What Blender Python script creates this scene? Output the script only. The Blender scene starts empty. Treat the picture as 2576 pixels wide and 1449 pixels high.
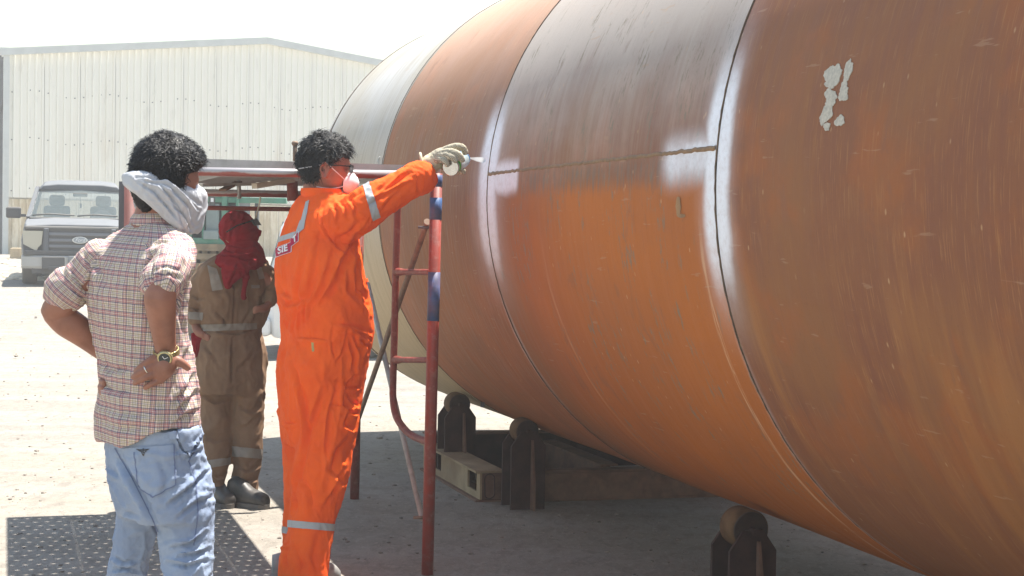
import bpy, bmesh, math, random
import numpy as np
from mathutils import Vector, Matrix

# ------------------------------------------------------------------ camera, world, sun, exposure
SC = bpy.context.scene
COL = SC.collection
HCAM = 1.5
FPX, PITCH, ROLL = 4118.6, 0.0318, 0.0177          # focal length for a 2576 px wide picture
_cp, _sp = math.cos(PITCH), math.sin(PITCH)
FW = Vector((0, _cp, -_sp)); _up0 = Vector((0, _sp, _cp)); _rt0 = Vector((1, 0, 0))
RT = _rt0 * math.cos(ROLL) + _up0 * math.sin(ROLL)
UP = _up0 * math.cos(ROLL) - _rt0 * math.sin(ROLL)
cam_d = bpy.data.cameras.new('camera'); cam = bpy.data.objects.new('camera', cam_d); COL.objects.link(cam)
cam.matrix_world = Matrix(((RT.x, UP.x, -FW.x, 0), (RT.y, UP.y, -FW.y, 0), (RT.z, UP.z, -FW.z, HCAM), (0, 0, 0, 1)))
cam_d.sensor_width = 36; cam_d.lens = 36 * FPX / 2576; cam_d.clip_end = 3000; cam_d.clip_start = .05
SC.camera = cam
SUN = Vector((.525, .445, 1.8)).normalized()
EL = math.asin(SUN.z); AZ = math.atan2(SUN.x, SUN.y)
w = bpy.data.worlds.new('World'); SC.world = w; w.use_nodes = True
nt = w.node_tree; nt.nodes.clear()
o_ = nt.nodes.new('ShaderNodeOutputWorld'); b_ = nt.nodes.new('ShaderNodeBackground'); s_ = nt.nodes.new('ShaderNodeTexSky')
s_.sky_type = 'NISHITA'; s_.sun_disc = False; s_.sun_elevation = EL; s_.sun_rotation = AZ
s_.dust_density = 1.0; s_.air_density = 1.7; s_.ozone_density = 1.0
b_.inputs['Strength'].default_value = 0.078
nt.links.new(s_.outputs[0], b_.inputs[0]); nt.links.new(b_.outputs[0], o_.inputs[0])
sl = bpy.data.lights.new('sun', 'SUN'); sl.energy = 5.0; sl.angle = math.radians(.53); sl.color = (1, .95, .87)
so = bpy.data.objects.new('sun', sl); COL.objects.link(so)
so.rotation_euler = (-SUN).to_track_quat('-Z', 'Y').to_euler(); so.location = (5, 5, 20)
SC.view_settings.view_transform = 'Standard'; SC.view_settings.look = 'None'
SC.view_settings.exposure = 1.38; SC.view_settings.gamma = 1.0; SC.view_settings.use_curve_mapping = False

# ------------------------------------------------------------------ measuring helpers
def ray(x, y):
    return FW + RT * ((x - 1288) / FPX) - UP * ((y - 724.5) / FPX)
def P(x, y, Y):
    r = ray(x, y); return Vector((0, 0, HCAM)) + r * (Y / r.y)
def px(n, Y): return n * Y / FPX
def G(x, y, z=0.0):
    r = ray(x, y); t = (z - HCAM) / r.z; return Vector((0, 0, HCAM)) + r * t
YAW = .3010
DV = Vector((-math.sin(YAW), math.cos(YAW), 0)); NV = Vector((math.cos(YAW), math.sin(YAW), 0)); ZV = Vector((0, 0, 1))
RV = 1.406; AXN = 3.518; AXZ = 1.682; TA, TB, TC = 9.502, 7.218, 4.693
def C(n, d, z): return NV * n + DV * d + ZV * z
def cyl_hit(x, y):
    r = ray(x, y); rn, rd, rz = r.dot(NV), r.dot(DV), r.z
    on, oz = -AXN, HCAM - AXZ
    a = rn * rn + rz * rz; b = 2 * (on * rn + oz * rz); c = on * on + oz * oz - RV * RV
    D = b * b - 4 * a * c
    t = (-b - math.sqrt(max(D, 0))) / (2 * a)
    ph = math.atan2(oz + t * rz, on + t * rn) % (2 * math.pi)
    return rd * t, (math.pi - ph) * RV           # along the axis, arc height above the equator

# ------------------------------------------------------------------ objects
def tag(o, label=None, cat=None, group=None, kind=None):
    if label: o['label'] = label
    if cat: o['category'] = cat
    if group: o['group'] = group
    if kind: o['kind'] = kind
    return o
def thing(name, loc, label, cat, group=None):
    o = bpy.data.objects.new(name, None); COL.objects.link(o); o.location = loc; o.empty_display_size = .1
    return tag(o, label, cat, group)
def link(name, me, mat, parent=None, smooth=False):
    o = bpy.data.objects.new(name, me); COL.objects.link(o)
    if mat is not None and not me.materials: me.materials.append(mat)
    if smooth: me.polygons.foreach_set('use_smooth', [True] * len(me.polygons))
    if parent is not None:
        o.parent = parent
        L = Vector(parent.location)
        p = parent
        while p.parent: p = p.parent
        o.matrix_parent_inverse = Matrix.Translation(-Vector(p.location)) if p is parent else Matrix.Identity(4)
        if p is not parent:                      # sub-part: parent part itself has identity local transform
            o.matrix_parent_inverse = Matrix.Identity(4)
    return o
def copy_tree(o, parent=None):
    c = o.copy(); COL.objects.link(c); c.parent = parent
    if parent is not None: c.matrix_parent_inverse = o.matrix_parent_inverse.copy()
    for ch in list(o.children): copy_tree(ch, c)
    return c
class MB:
    def __init__(s): s.v = []; s.f = []; s.sm = []
    def add(s, vs, fs, smooth=False):
        k = len(s.v); s.v += [tuple(v) for v in vs]; s.f += [tuple(i + k for i in f) for f in fs]; s.sm += [smooth] * len(fs); return s
    def box(s, c, h, R=None, bev=0.0):
        c = Vector(c); R = R or Matrix.Identity(3)
        if bev <= 0:
            vs = [c + R @ Vector((x * h[0], y * h[1], z * h[2])) for x in (-1, 1) for y in (-1, 1) for z in (-1, 1)]
            return s.add(vs, [(0, 1, 3, 2), (4, 6, 7, 5), (0, 4, 5, 1), (2, 3, 7, 6), (0, 2, 6, 4), (1, 5, 7, 3)])
        b = min(bev, min(h) * .9)
        bm = bmesh.new(); bmesh.ops.create_cube(bm, size=2)
        for v in bm.verts: v.co = Vector((v.co.x * h[0], v.co.y * h[1], v.co.z * h[2]))
        bmesh.ops.bevel(bm, geom=bm.edges[:], offset=b, segments=2, affect='EDGES', profile=.5)
        for i, v in enumerate(bm.verts): v.index = i
        s.add([c + R @ v.co for v in bm.verts], [[v.index for v in f.verts] for f in bm.faces]); bm.free(); return s
    def bar(s, a, b, wx, wz, up=ZV):
        a, b = Vector(a), Vector(b); d = (b - a); L = d.length; d.normalize()
        x = d.cross(up).normalized(); z = x.cross(d)
        R = Matrix((x, d, z)).transposed()
        return s.box((a + b) / 2, (wx / 2, L / 2, wz / 2), R)
    def tube(s, pts, r, n=12, caps=True, smooth=True):
        pts = [Vector(p) for p in pts]; rr = r if isinstance(r, (list, tuple)) else [r] * len(pts)
        fr = frames(pts); vs = []; fs = []
        for p, (t, u, w_), q in zip(pts, fr, rr):
            for k in range(n):
                a = 2 * math.pi * k / n; vs.append(p + (u * math.cos(a) + w_ * math.sin(a)) * q)
        for i in range(len(pts) - 1):
            for k in range(n): fs.append((i * n + k, i * n + (k + 1) % n, (i + 1) * n + (k + 1) % n, (i + 1) * n + k))
        k0 = len(s.v); s.add(vs, fs, smooth)
        if caps: s.add([], []); s.f += [tuple(k0 + k for k in reversed(range(n))), tuple(k0 + (len(pts) - 1) * n + k for k in range(n))]; s.sm += [False, False]
        return s
    def prism(s, poly, off, o=Vector((0, 0, 0)), ex=Vector((1, 0, 0)), ey=Vector((0, 0, 1))):
        n = len(poly); a = [o + ex * p[0] + ey * p[1] for p in poly]; b = [p + off for p in a]
        fs = [tuple(reversed(range(n))), tuple(range(n, 2 * n))] + [(i, (i + 1) % n, n + (i + 1) % n, n + i) for i in range(n)]
        return s.add(a + b, fs)
    def lathe(s, o, ax, prof, n=24, smooth=True, ref=None):
        ax = Vector(ax).normalized(); u = (ref or (Vector((0, 0, 1)) if abs(ax.z) < .9 else Vector((1, 0, 0)))).cross(ax).normalized(); w_ = ax.cross(u)
        vs = []; fs = []
        for (h, r) in prof:
            for k in range(n):
                a = 2 * math.pi * k / n; vs.append(Vector(o) + ax * h + (u * math.cos(a) + w_ * math.sin(a)) * r)
        m = len(prof)
        for i in range(m - 1):
            for k in range(n): fs.append((i * n + k, i * n + (k + 1) % n, (i + 1) * n + (k + 1) % n, (i + 1) * n + k))
        k0 = len(s.v); s.add(vs, fs, smooth)
        s.f += [tuple(k0 + k for k in reversed(range(n))), tuple(k0 + (m - 1) * n + k for k in range(n))]; s.sm += [False, False]
        return s
    def mesh(s, name='m'):
        me = bpy.data.meshes.new(name); me.from_pydata(s.v, [], s.f)
        me.polygons.foreach_set('use_smooth', s.sm)
        bm = bmesh.new(); bm.from_mesh(me); bmesh.ops.recalc_face_normals(bm, faces=bm.faces); bm.to_mesh(me); bm.free()
        me.update(); return me
    def build(s, name, mat, parent=None): return link(name, s.mesh(name), mat, parent)
def frames(pts):
    out = []; u = None
    for i, p in enumerate(pts):
        a = pts[max(i - 1, 0)]; b = pts[min(i + 1, len(pts) - 1)]; t = (b - a).normalized()
        if u is None:
            u = (ZV if abs(t.z) < .9 else Vector((1, 0, 0))).cross(t).normalized()
        else: u = (u - t * u.dot(t)).normalized()
        out.append((t, u, t.cross(u)))
    return out
def smooth_path(pts, n=6):
    pts = [Vector(p) for p in pts]; out = []
    for i in range(len(pts) - 1):
        p0 = pts[max(i - 1, 0)]; p1 = pts[i]; p2 = pts[i + 1]; p3 = pts[min(i + 2, len(pts) - 1)]
        for k in range(n):
            t = k / n
            out.append(.5 * ((2 * p1) + (p2 - p0) * t + (2 * p0 - 5 * p1 + 4 * p2 - p3) * t * t + (3 * p1 - p0 - 3 * p2 + p3) * t ** 3))
    out.append(pts[-1]); return out

# ------------------------------------------------------------------ materials
class NT:
    def __init__(s, name):
        s.m = bpy.data.materials.new(name); s.m.use_nodes = True; s.t = s.m.node_tree; s.t.nodes.clear()
        s.out = s.t.nodes.new('ShaderNodeOutputMaterial'); s.b = s.t.nodes.new('ShaderNodeBsdfPrincipled'); s.t.links.new(s.b.outputs[0], s.out.inputs[0])
    def n(s, typ, **k):
        nd = s.t.nodes.new(typ)
        for a, v in k.items():
            if a.startswith('i_'): nd.inputs[a[2:].replace('_', ' ')].default_value = v
            else: setattr(nd, a, v)
        return nd
    def l(s, a, b): s.t.links.new(a, b)
    def val(s, sock, x):
        if hasattr(x, 'is_output') or isinstance(x, bpy.types.NodeSocket): s.l(x, sock)
        else: sock.default_value = x
    def math(s, op, a, b=None, c=None, clamp=False):
        nd = s.n('ShaderNodeMath', operation=op, use_clamp=clamp); s.val(nd.inputs[0], a)
        if b is not None: s.val(nd.inputs[1], b)
        if c is not None: s.val(nd.inputs[2], c)
        return nd.outputs[0]
    def mix(s, f, a, b, mode='MIX'):
        nd = s.n('ShaderNodeMix', data_type='RGBA', blend_type=mode)
        s.val(nd.inputs[0], f)
        for i, c in ((6, a), (7, b)):
            if isinstance(c, tuple) and len(c) == 3: c = (*c, 1)
            s.val(nd.inputs[i], c)
        return nd.outputs[2]
    def coord(s, kind='Object', scale=(1, 1, 1), attr=None, rot=(0, 0, 0)):
        if attr: src = s.n('ShaderNodeAttribute', attribute_name=attr).outputs['Vector']
        else: src = s.n('ShaderNodeTexCoord').outputs[kind]
        mp = s.n('ShaderNodeMapping'); mp.inputs['Scale'].default_value = scale; mp.inputs['Rotation'].default_value = rot; s.l(src, mp.inputs[0]); return mp.outputs[0]
    def noise(s, vec, scale=5, detail=4, rough=.55, dist=0):
        nd = s.n('ShaderNodeTexNoise'); nd.inputs['Scale'].default_value = scale; nd.inputs['Detail'].default_value = detail
        nd.inputs['Roughness'].default_value = rough; nd.inputs['Distortion'].default_value = dist; s.l(vec, nd.inputs['Vector']); return nd.outputs['Fac']
    def ramp(s, f, lo, hi, a=0.0, b=1.0):
        nd = s.n('ShaderNodeMapRange', interpolation_type='SMOOTHSTEP'); s.val(nd.inputs[0], f)
        nd.inputs[1].default_value = lo; nd.inputs[2].default_value = hi; nd.inputs[3].default_value = a; nd.inputs[4].default_value = b; return nd.outputs[0]
    def bump(s, h, strength=.3, dist=.01, normal=None):
        nd = s.n('ShaderNodeBump'); nd.inputs['Strength'].default_value = strength; nd.inputs['Distance'].default_value = dist; s.l(h, nd.inputs['Height'])
        if normal: s.l(normal, nd.inputs['Normal'])
        s.l(nd.outputs[0], s.b.inputs['Normal']); return nd.outputs[0]
    def done(s, col=None, rough=None, metal=None, spec=None):
        if col is not None: s.val(s.b.inputs['Base Color'], (*col, 1) if isinstance(col, tuple) and len(col) == 3 else col)
        if rough is not None: s.val(s.b.inputs['Roughness'], rough)
        if metal is not None: s.val(s.b.inputs['Metallic'], metal)
        if spec is not None: s.val(s.b.inputs['Specular IOR Level'], spec)
        return s.m
def simple(name, col, rough=.6, metal=0.0, var=.25, scale=12, bump=0.0, spec=.5, stretch=(1, 1, 1), dust=None, dustamt=.4):
    n = NT(name); v = n.coord(scale=stretch); f = n.noise(v, scale, 5, .6)
    k = n.ramp(f, .3, .7)
    c = n.mix(k, tuple(x * (1 - var) for x in col), tuple(min(1, x * (1 + var)) for x in col))
    if dust:
        f2 = n.noise(v, scale * .35, 6, .65); c = n.mix(n.math('MULTIPLY', n.ramp(f2, .35, .7), dustamt), c, dust)
    if bump: n.bump(n.noise(v, scale * 3, 4), bump, .004)
    return n.done(c, n.ramp(f, .3, .7, max(0, rough - .08), min(1, rough + .08)), metal, spec)
def srgb(r, g, b):
    return tuple(((c / 255 + .055) / 1.055) ** 2.4 if c > 10 else c / 255 / 12.92 for c in (r, g, b))

# vectorised noise for shaping geometry
_rs = np.random.RandomState(7); _PT = _rs.rand(64, 64, 64)
def vnoise(p):
    p = np.asarray(p, float); i = np.floor(p).astype(int); f = p - i; f = f * f * (3 - 2 * f); r = 0
    for dx in (0, 1):
        for dy in (0, 1):
            for dz in (0, 1):
                w_ = (f[:, 0] if dx else 1 - f[:, 0]) * (f[:, 1] if dy else 1 - f[:, 1]) * (f[:, 2] if dz else 1 - f[:, 2])
                r = r + w_ * _PT[(i[:, 0] + dx) % 64, (i[:, 1] + dy) % 64, (i[:, 2] + dz) % 64]
    return r
def fbm(p, o=3):
    r = 0; a = .5; q = np.asarray(p, float)
    for k in range(o): r = r + a * vnoise(q + 17.3 * k); a *= .5; q = q * 2.03
    return r / (1 - .5 ** o)
def sstep(x, a, b):
    t = np.clip((x - a) / (b - a), 0, 1); return t * t * (3 - 2 * t)
# ================================================================== SETTING: ground
def terrain(Y): 
    a = min(max((Y - 20) / 9, 0), 1); b = min(max((Y - 29) / 16, 0), 1)
    return .50 * a * a * (3 - 2 * a) + .25 * b * b * (3 - 2 * b)
n = NT('ground'); v = n.coord(scale=(1, 1, 1))
big = n.noise(v, .35, 5, .6, .4); mid = n.noise(v, 3.0, 6, .65); fine = n.noise(v, 60, 5, .75); fin2 = n.noise(v, 220, 3, .7)
trk = n.noise(n.coord(scale=(.25, 2.2, 1), rot=(0, 0, .06)), 1.2, 5, .6, .3)
c = n.mix(n.ramp(big, .35, .65), srgb(139, 133, 125), srgb(150, 143, 131))
c = n.mix(n.math('MULTIPLY', n.ramp(trk, .42, .62), .45), c, srgb(160, 154, 146))
c = n.mix(n.math('MULTIPLY', n.ramp(n.noise(n.coord(scale=(1, .5, 1)), 11, 5, .75, .4), .46, .66), .5), c, srgb(116, 110, 103))
c = n.mix(n.math('MULTIPLY', n.ramp(n.noise(n.coord(scale=(1, .6, 1)), 28, 4, .7, .3), .54, .62), .45), c, srgb(168, 160, 148))
c = n.mix(n.math('MULTIPLY', n.ramp(mid, .5, .72), .35), c, srgb(122, 115, 107))
c = n.mix(n.math('MULTIPLY', n.ramp(fine, .56, .70), .6), c, srgb(84, 79, 75))
c = n.mix(n.math('MULTIPLY', n.ramp(fin2, .60, .74), .5), c, srgb(62, 59, 56))
c = n.mix(n.math('MULTIPLY', n.ramp(fin2, .40, .28), .4), c, srgb(176, 170, 160))
hh = n.math('ADD', n.math('MULTIPLY', mid, .6), n.math('ADD', n.math('MULTIPLY', fine, .30), n.math('MULTIPLY', fin2, .14)))
n.bump(hh, .8, .03)
M_ground = n.done(c, .95, 0, .15)
xs = [-300, -200, -100, -60, -40, -30] + [i * 1.5 for i in range(-16, 17)] + [30, 40, 60, 100, 200, 300]
ys = [-60, -30, -10, -4] + [i * .75 for i in range(0, 80)] + [65, 75, 100, 150, 300, 600]
vs = []; fs = []
_r = random.Random(3)
for y in ys:
    for x in xs:
        z = terrain(y)
        if y > 14 and abs(x) < 30 and y < 70: z += .05 * (math.sin(x * 1.3 + y) * math.sin(y * .9 + x * .4)) * min(1, (y - 14) / 8)
        vs.append((x, y, z))
for j in range(len(ys) - 1):
    for i in range(len(xs) - 1):
        a = j * len(xs) + i; fs.append((a, a + 1, a + len(xs) + 1, a + len(xs)))
m = MB(); m.add(vs, fs, True); g = m.build('ground', M_ground); tag(g, kind='structure')

# loose stones, countable by nobody
def rock_mesh(seed, r=1.0):
    R_ = random.Random(seed); bm = bmesh.new(); bmesh.ops.create_icosphere(bm, subdivisions=1, radius=r)
    for vv in bm.verts: vv.co *= R_.uniform(.7, 1.25); vv.co.z *= .6
    return [tuple(v.co) for v in bm.verts], [tuple(x.index for x in f.verts) for f in bm.faces]
M_stone = simple('stone', srgb(128, 120, 111), .9, 0, .35, 30, .2, .2)
protos = [rock_mesh(i) for i in range(6)]
m = MB(); R_ = random.Random(11)
def stones(cnt, y0, y1, smin, smax, mm):
    for i in range(cnt):
        Y = y0 * (y1 / y0) ** R_.random(); X = R_.uniform(-.36, .36) * Y
        s = smin * (smax / smin) ** (R_.random() ** 3.0)
        pv, pf = R_.choice(protos); a = R_.uniform(0, 6.28); ca, sa = math.cos(a), math.sin(a)
        z = terrain(Y)
        mm.add([(X + s * (x * ca - y * sa), Y + s * (x * sa + y * ca), z + s * (zz * .9 + .2)) for x, y, zz in pv], pf)
stones(6500, 6.0, 30, .0025, .014, m)
stones(260, 10, 34, .010, .035, m)
st = m.build('loose_stones', M_stone); tag(st, kind='stuff')
st['label'] = 'small loose grey stones and grit scattered over the sandy yard'; st['category'] = 'stones'

# rubble heap at the foot of the warehouse by the pickup
m = MB(); R_ = random.Random(5)
for i in range(260):
    X = R_.uniform(-12.6, -8.0); Y = R_.uniform(30, 41); s = R_.uniform(.05, .16)
    pv, pf = R_.choice(protos); z = terrain(Y)
    m.add([(X + s * x, Y + s * y, z + s * zz * .8) for x, y, zz in pv], pf)
o = m.build('rubble', simple('rubble', srgb(205, 192, 168), .95, 0, .2, 8, .2, .1)); tag(o, 'pale rubble and broken lumps along the warehouse foot at the far left', 'rubble', kind='stuff')

# ================================================================== WAREHOUSE
WC = Vector((-13.9, 45.0, 0)); WA = math.radians(28.8)
WD = Vector((math.cos(WA), math.sin(WA), 0)); WN = Vector((math.sin(WA), -math.cos(WA), 0))   # along wall, towards the camera
WB = .72; HW = 7.41
_s = 45.0 / FPX
EAVE = P(15, 132, 45).z; RIDGE = EAVE + .112 * HW; SILL = P(15, 497, 45).z
n = NT('warehouse_sheet'); v = n.coord(); vv = n.coord(scale=(1, 1, .18))
a_ = n.ramp(n.noise(vv, .9, 6, .65, .6), .48, .74); bb = n.noise(v, 14, 3, .6)
sep = n.n('ShaderNodeSeparateXYZ'); n.l(n.coord(), sep.inputs[0]); low = n.ramp(sep.outputs[2], 5.5, 1.4)
c = n.mix(n.math('MULTIPLY', a_, n.math('MULTIPLY_ADD', low, .6, .1)), srgb(232, 230, 220), srgb(206, 190, 166))
c = n.mix(n.math('MULTIPLY', n.ramp(n.noise(vv, 5, 5, .7), .55, .75), .25), c, srgb(140, 134, 124))
M_sheet = n.done(c, .6, 0, .3)
n = NT('wainscot_sheet'); v = n.coord(); vv = n.coord(scale=(1, 1, .3))
c = n.mix(n.ramp(n.noise(vv, 2.5, 6, .7), .4, .62), srgb(228, 218, 196), srgb(196, 180, 150))
M_wains = n.done(c, .75, 0, .2)
M_trim = simple('pale_trim', srgb(190, 194, 192), .5, 0, .06, 3)
M_dsteel = simple('dull_steel', srgb(96, 96, 100), .6, .3, .2, 5)
wh = thing('warehouse', (WC.x, WC.y, WB), 'long pale metal clad warehouse with ribbed gable wall behind the pickup', 'warehouse')
wall = MB(); wall.prism([(0, 0), (2 * HW, 0), (2 * HW, EAVE - WB), (HW, RIDGE - WB), (0, EAVE - WB)], -WN * .12, Vector((WC.x, WC.y, WB)) - WN * .1, WD, ZV)
wallo = wall.build('wall', M_sheet, wh)
def topz(t): return EAVE + .112 * (t if t < HW else 2 * HW - t) 
def ribbed(t0, t1, z0, ztop, off, pitch=.205, depth=.045):
    mm = MB(); t = t0; prof = []
    k = int(round((t1 - t0) / pitch)); pitch = (t1 - t0) / k
    for i in range(k):
        a = t0 + i * pitch
        prof += [(a, 0), (a + pitch * .62, 0), (a + pitch * .70, depth), (a + pitch * .90, depth)]
    prof.append((t1, 0))
    vs = []; fs = []
    for (a, dpt) in prof:
        b = Vector((WC.x, WC.y, 0)) + WD * a + WN * (off + dpt); z1 = ztop(a) if callable(ztop) else ztop
        vs += [b + ZV * z0, b + ZV * z1]
    for i in range(len(prof) - 1): fs.append((2 * i, 2 * i + 2, 2 * i + 3, 2 * i + 1))
    mm.add(vs, fs); return mm
np_ = 15; wdt = 2 * HW / np_
for i in range(np_):
    t0 = i * wdt; t1 = t0 + wdt - .012
    ribbed(t0, t1, SILL + .01, lambda a: topz(a) - .05, .01).build('wall_panel', M_sheet, wh)
    ribbed(t0, t1, WB - .1, SILL - .03, -.03).build('base_panel', M_wains, wh)
mm = MB()
for (ta, tb) in ((-.25, HW), (HW, 2 * HW + .25)):
    a = Vector((WC.x, WC.y, topz(ta) + .02)) + WD * ta + WN * .12; b = Vector((WC.x, WC.y, topz(tb) + .02)) + WD * tb + WN * .12
    mm.bar(a, b, .12, .19)
mm.build('fascia', M_trim, wh)
mm = MB(); mm.box(WC + ZV * ((EAVE + WB) / 2) + WD * -.06 + WN * .06, (.07, .07, (EAVE - WB) / 2), Matrix.Rotation(WA, 3, 'Z')); mm.build('corner_trim', M_trim, wh)
# roof planes behind the gable
mm = MB(); L = 30
for sgn in (0, 1):
    ta, tb = (0, HW) if sgn == 0 else (HW, 2 * HW)
    a = WC + WD * ta + ZV * (topz(ta) + .03) - ZV * WC.z; b = WC + WD * tb + ZV * (topz(tb) + .03)
    a.z = topz(ta) + .03; b.z = topz(tb) + .03
    mm.add([a, b, b - WN * L, a - WN * L, a - ZV * .08, b - ZV * .08, b - WN * L - ZV * .08, a - WN * L - ZV * .08], [(0, 1, 2, 3), (7, 6, 5, 4), (0, 4, 5, 1), (3, 2, 6, 7), (0, 3, 7, 4), (1, 5, 6, 2)])
mm.build('roof', M_sheet, wh)
# screws rows
mm = MB()
for i in range(60):
    for z in (2.5, 3.9, 5.2):
        t = .1 + i * .245; mm.box(Vector((WC.x, WC.y, z + .08 * math.sin(i * 7))) + WD * t + WN * .03, (.014, .008, .014), Matrix.Rotation(WA, 3, 'Z'))
o = mm.build('screws', M_dsteel, wh); tag(o, kind='stuff')
# open side shed left of the warehouse: post, knee brace, louvres
sh = thing('open_shed', (-14.6, 45.5, WB), 'open steel shed bay with brown posts at the far left edge beside the warehouse', 'shed')
mm = MB()
pc = P(6, 400, 46); mm.box((pc.x, 46, (WB + 5.2) / 2 + .2), (.09, .09, 2.6)); 
mm.build('post', M_dsteel, sh)
mm = MB(); mm.prism([(0, 0), (.35, 0), (.12, -1.6), (0, -1.6)], Vector((0, .1, 0)), P(1, 138, 45.8) - Vector((.1, 0, 0)), Vector((1, 0, 0)), ZV); mm.build('brace', M_dsteel, sh)
mm = MB(); mm.box(P(-40, 128, 45.9), (.75, .1, .1)); mm.build('eave_beam', M_trim, sh)
M_louv = simple('grey_sheet', srgb(170, 170, 172), .6, .1, .15, 4)
for k in range(7):
    mm = MB(); q = P(-24, 232 + k * 17, 47.5); mm.box(q, (.42, .05, .07), Matrix.Rotation(.5, 3, 'X')); mm.build('slat', M_louv, sh)
for k in range(3):
    mm = MB(); a = P(-26, 318 + k * 110, 47.5); mm.box(a - ZV * .55, (.42, .03, .58)); mm.build('panel', M_louv, sh)
    mm = MB(); mm.box(a + Vector((.1, -.08, .06)), (.5, .05, .035)); mm.build('rail', M_trim, sh)
# two concrete blocks
for (bx, by, lb) in ((80, 648, 'pale concrete block lying at the warehouse foot behind the pickup'), (46, 652, 'smaller buff block lying at the warehouse corner')):
    q = P(bx, by, 41.0); mm = MB(); mm.box((q.x, 41, terrain(41) + .12), (.28 if bx == 80 else .17, .2, .15), Matrix.Rotation(.1, 3, 'Z'), .02)
    o = mm.build('concrete_block', simple('concrete', srgb(178, 160, 130), .9, 0, .15, 6, .2, .2)); tag(o, lb, 'block', 'blocks by the warehouse')
# skirting rubble of sand along base handled by ground

# ================================================================== PRESSURE VESSEL
M4 = Matrix(((DV.x, NV.x, 0, 0), (DV.y, NV.y, 0, 0), (0, 0, 1, 0), (0, 0, 0, 1)))
vessel_base = C(AXN, TC, AXZ - RV)
ves = thing('steel_vessel', vessel_base, 'huge rusty cylindrical steel tank lying on roller stands, white spray along its weld seams', 'tank')
def cylpt(d, s, r=RV):
    ph = math.pi - s / RV; return C(AXN + r * math.cos(ph), d, AXZ + r * math.sin(ph))
def cyl_attr(me, d, s):
    at = me.attributes.new('tc', 'FLOAT_VECTOR', 'POINT'); arr = np.zeros((len(me.vertices), 3)); arr[:, 0] = d; arr[:, 1] = s; at.data.foreach_set('vector', arr.ravel())
def shell(name, d0, d1, mat, nd=8, na=256, thick=.022):
    ds = np.linspace(d0, d1, nd + 1); C_ = math.pi * RV
    ss = np.linspace(-C_, C_, na + 1)       # seam at the hidden far side
    v = []; D_ = []; S_ = []
    for d in ds:
        for s in ss:
            bump_ = .0025 * math.sin(s * 1.7 + d) + .002 * math.sin(d * 3.1 + s * .6)
            edge = -.003 * math.exp(-((d - d0) / .05) ** 2) - .003 * math.exp(-((d - d1) / .05) ** 2)
            v.append(tuple(cylpt(d, s, RV + bump_ + edge))); D_.append(d); S_.append(s)
    f = []; k = na + 1
    for i in range(nd):
        for j in range(na): f.append((i * k + j, i * k + j + 1, (i + 1) * k + j + 1, (i + 1) * k + j))
    me = bpy.data.meshes.new(name); me.from_pydata(v, [], f); cyl_attr(me, np.array(D_), np.array(S_))
    bm = bmesh.new(); bm.from_mesh(me); bmesh.ops.recalc_face_normals(bm, faces=bm.faces)
    # make sure they look outward
    f0 = bm.faces[0] if False else None; bm.to_mesh(me); bm.free()
    ctr = C(AXN, (d0 + d1) / 2, AXZ); p0 = me.polygons[10]
    if (p0.center - ctr).dot(p0.normal) < 0: me.flip_normals()
    return link(name, me, mat, ves, True)
def surf_r(d, s): return RV + .0025 * math.sin(s * 1.7 + d) + .002 * math.sin(d * 3.1 + s * .6)
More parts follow.
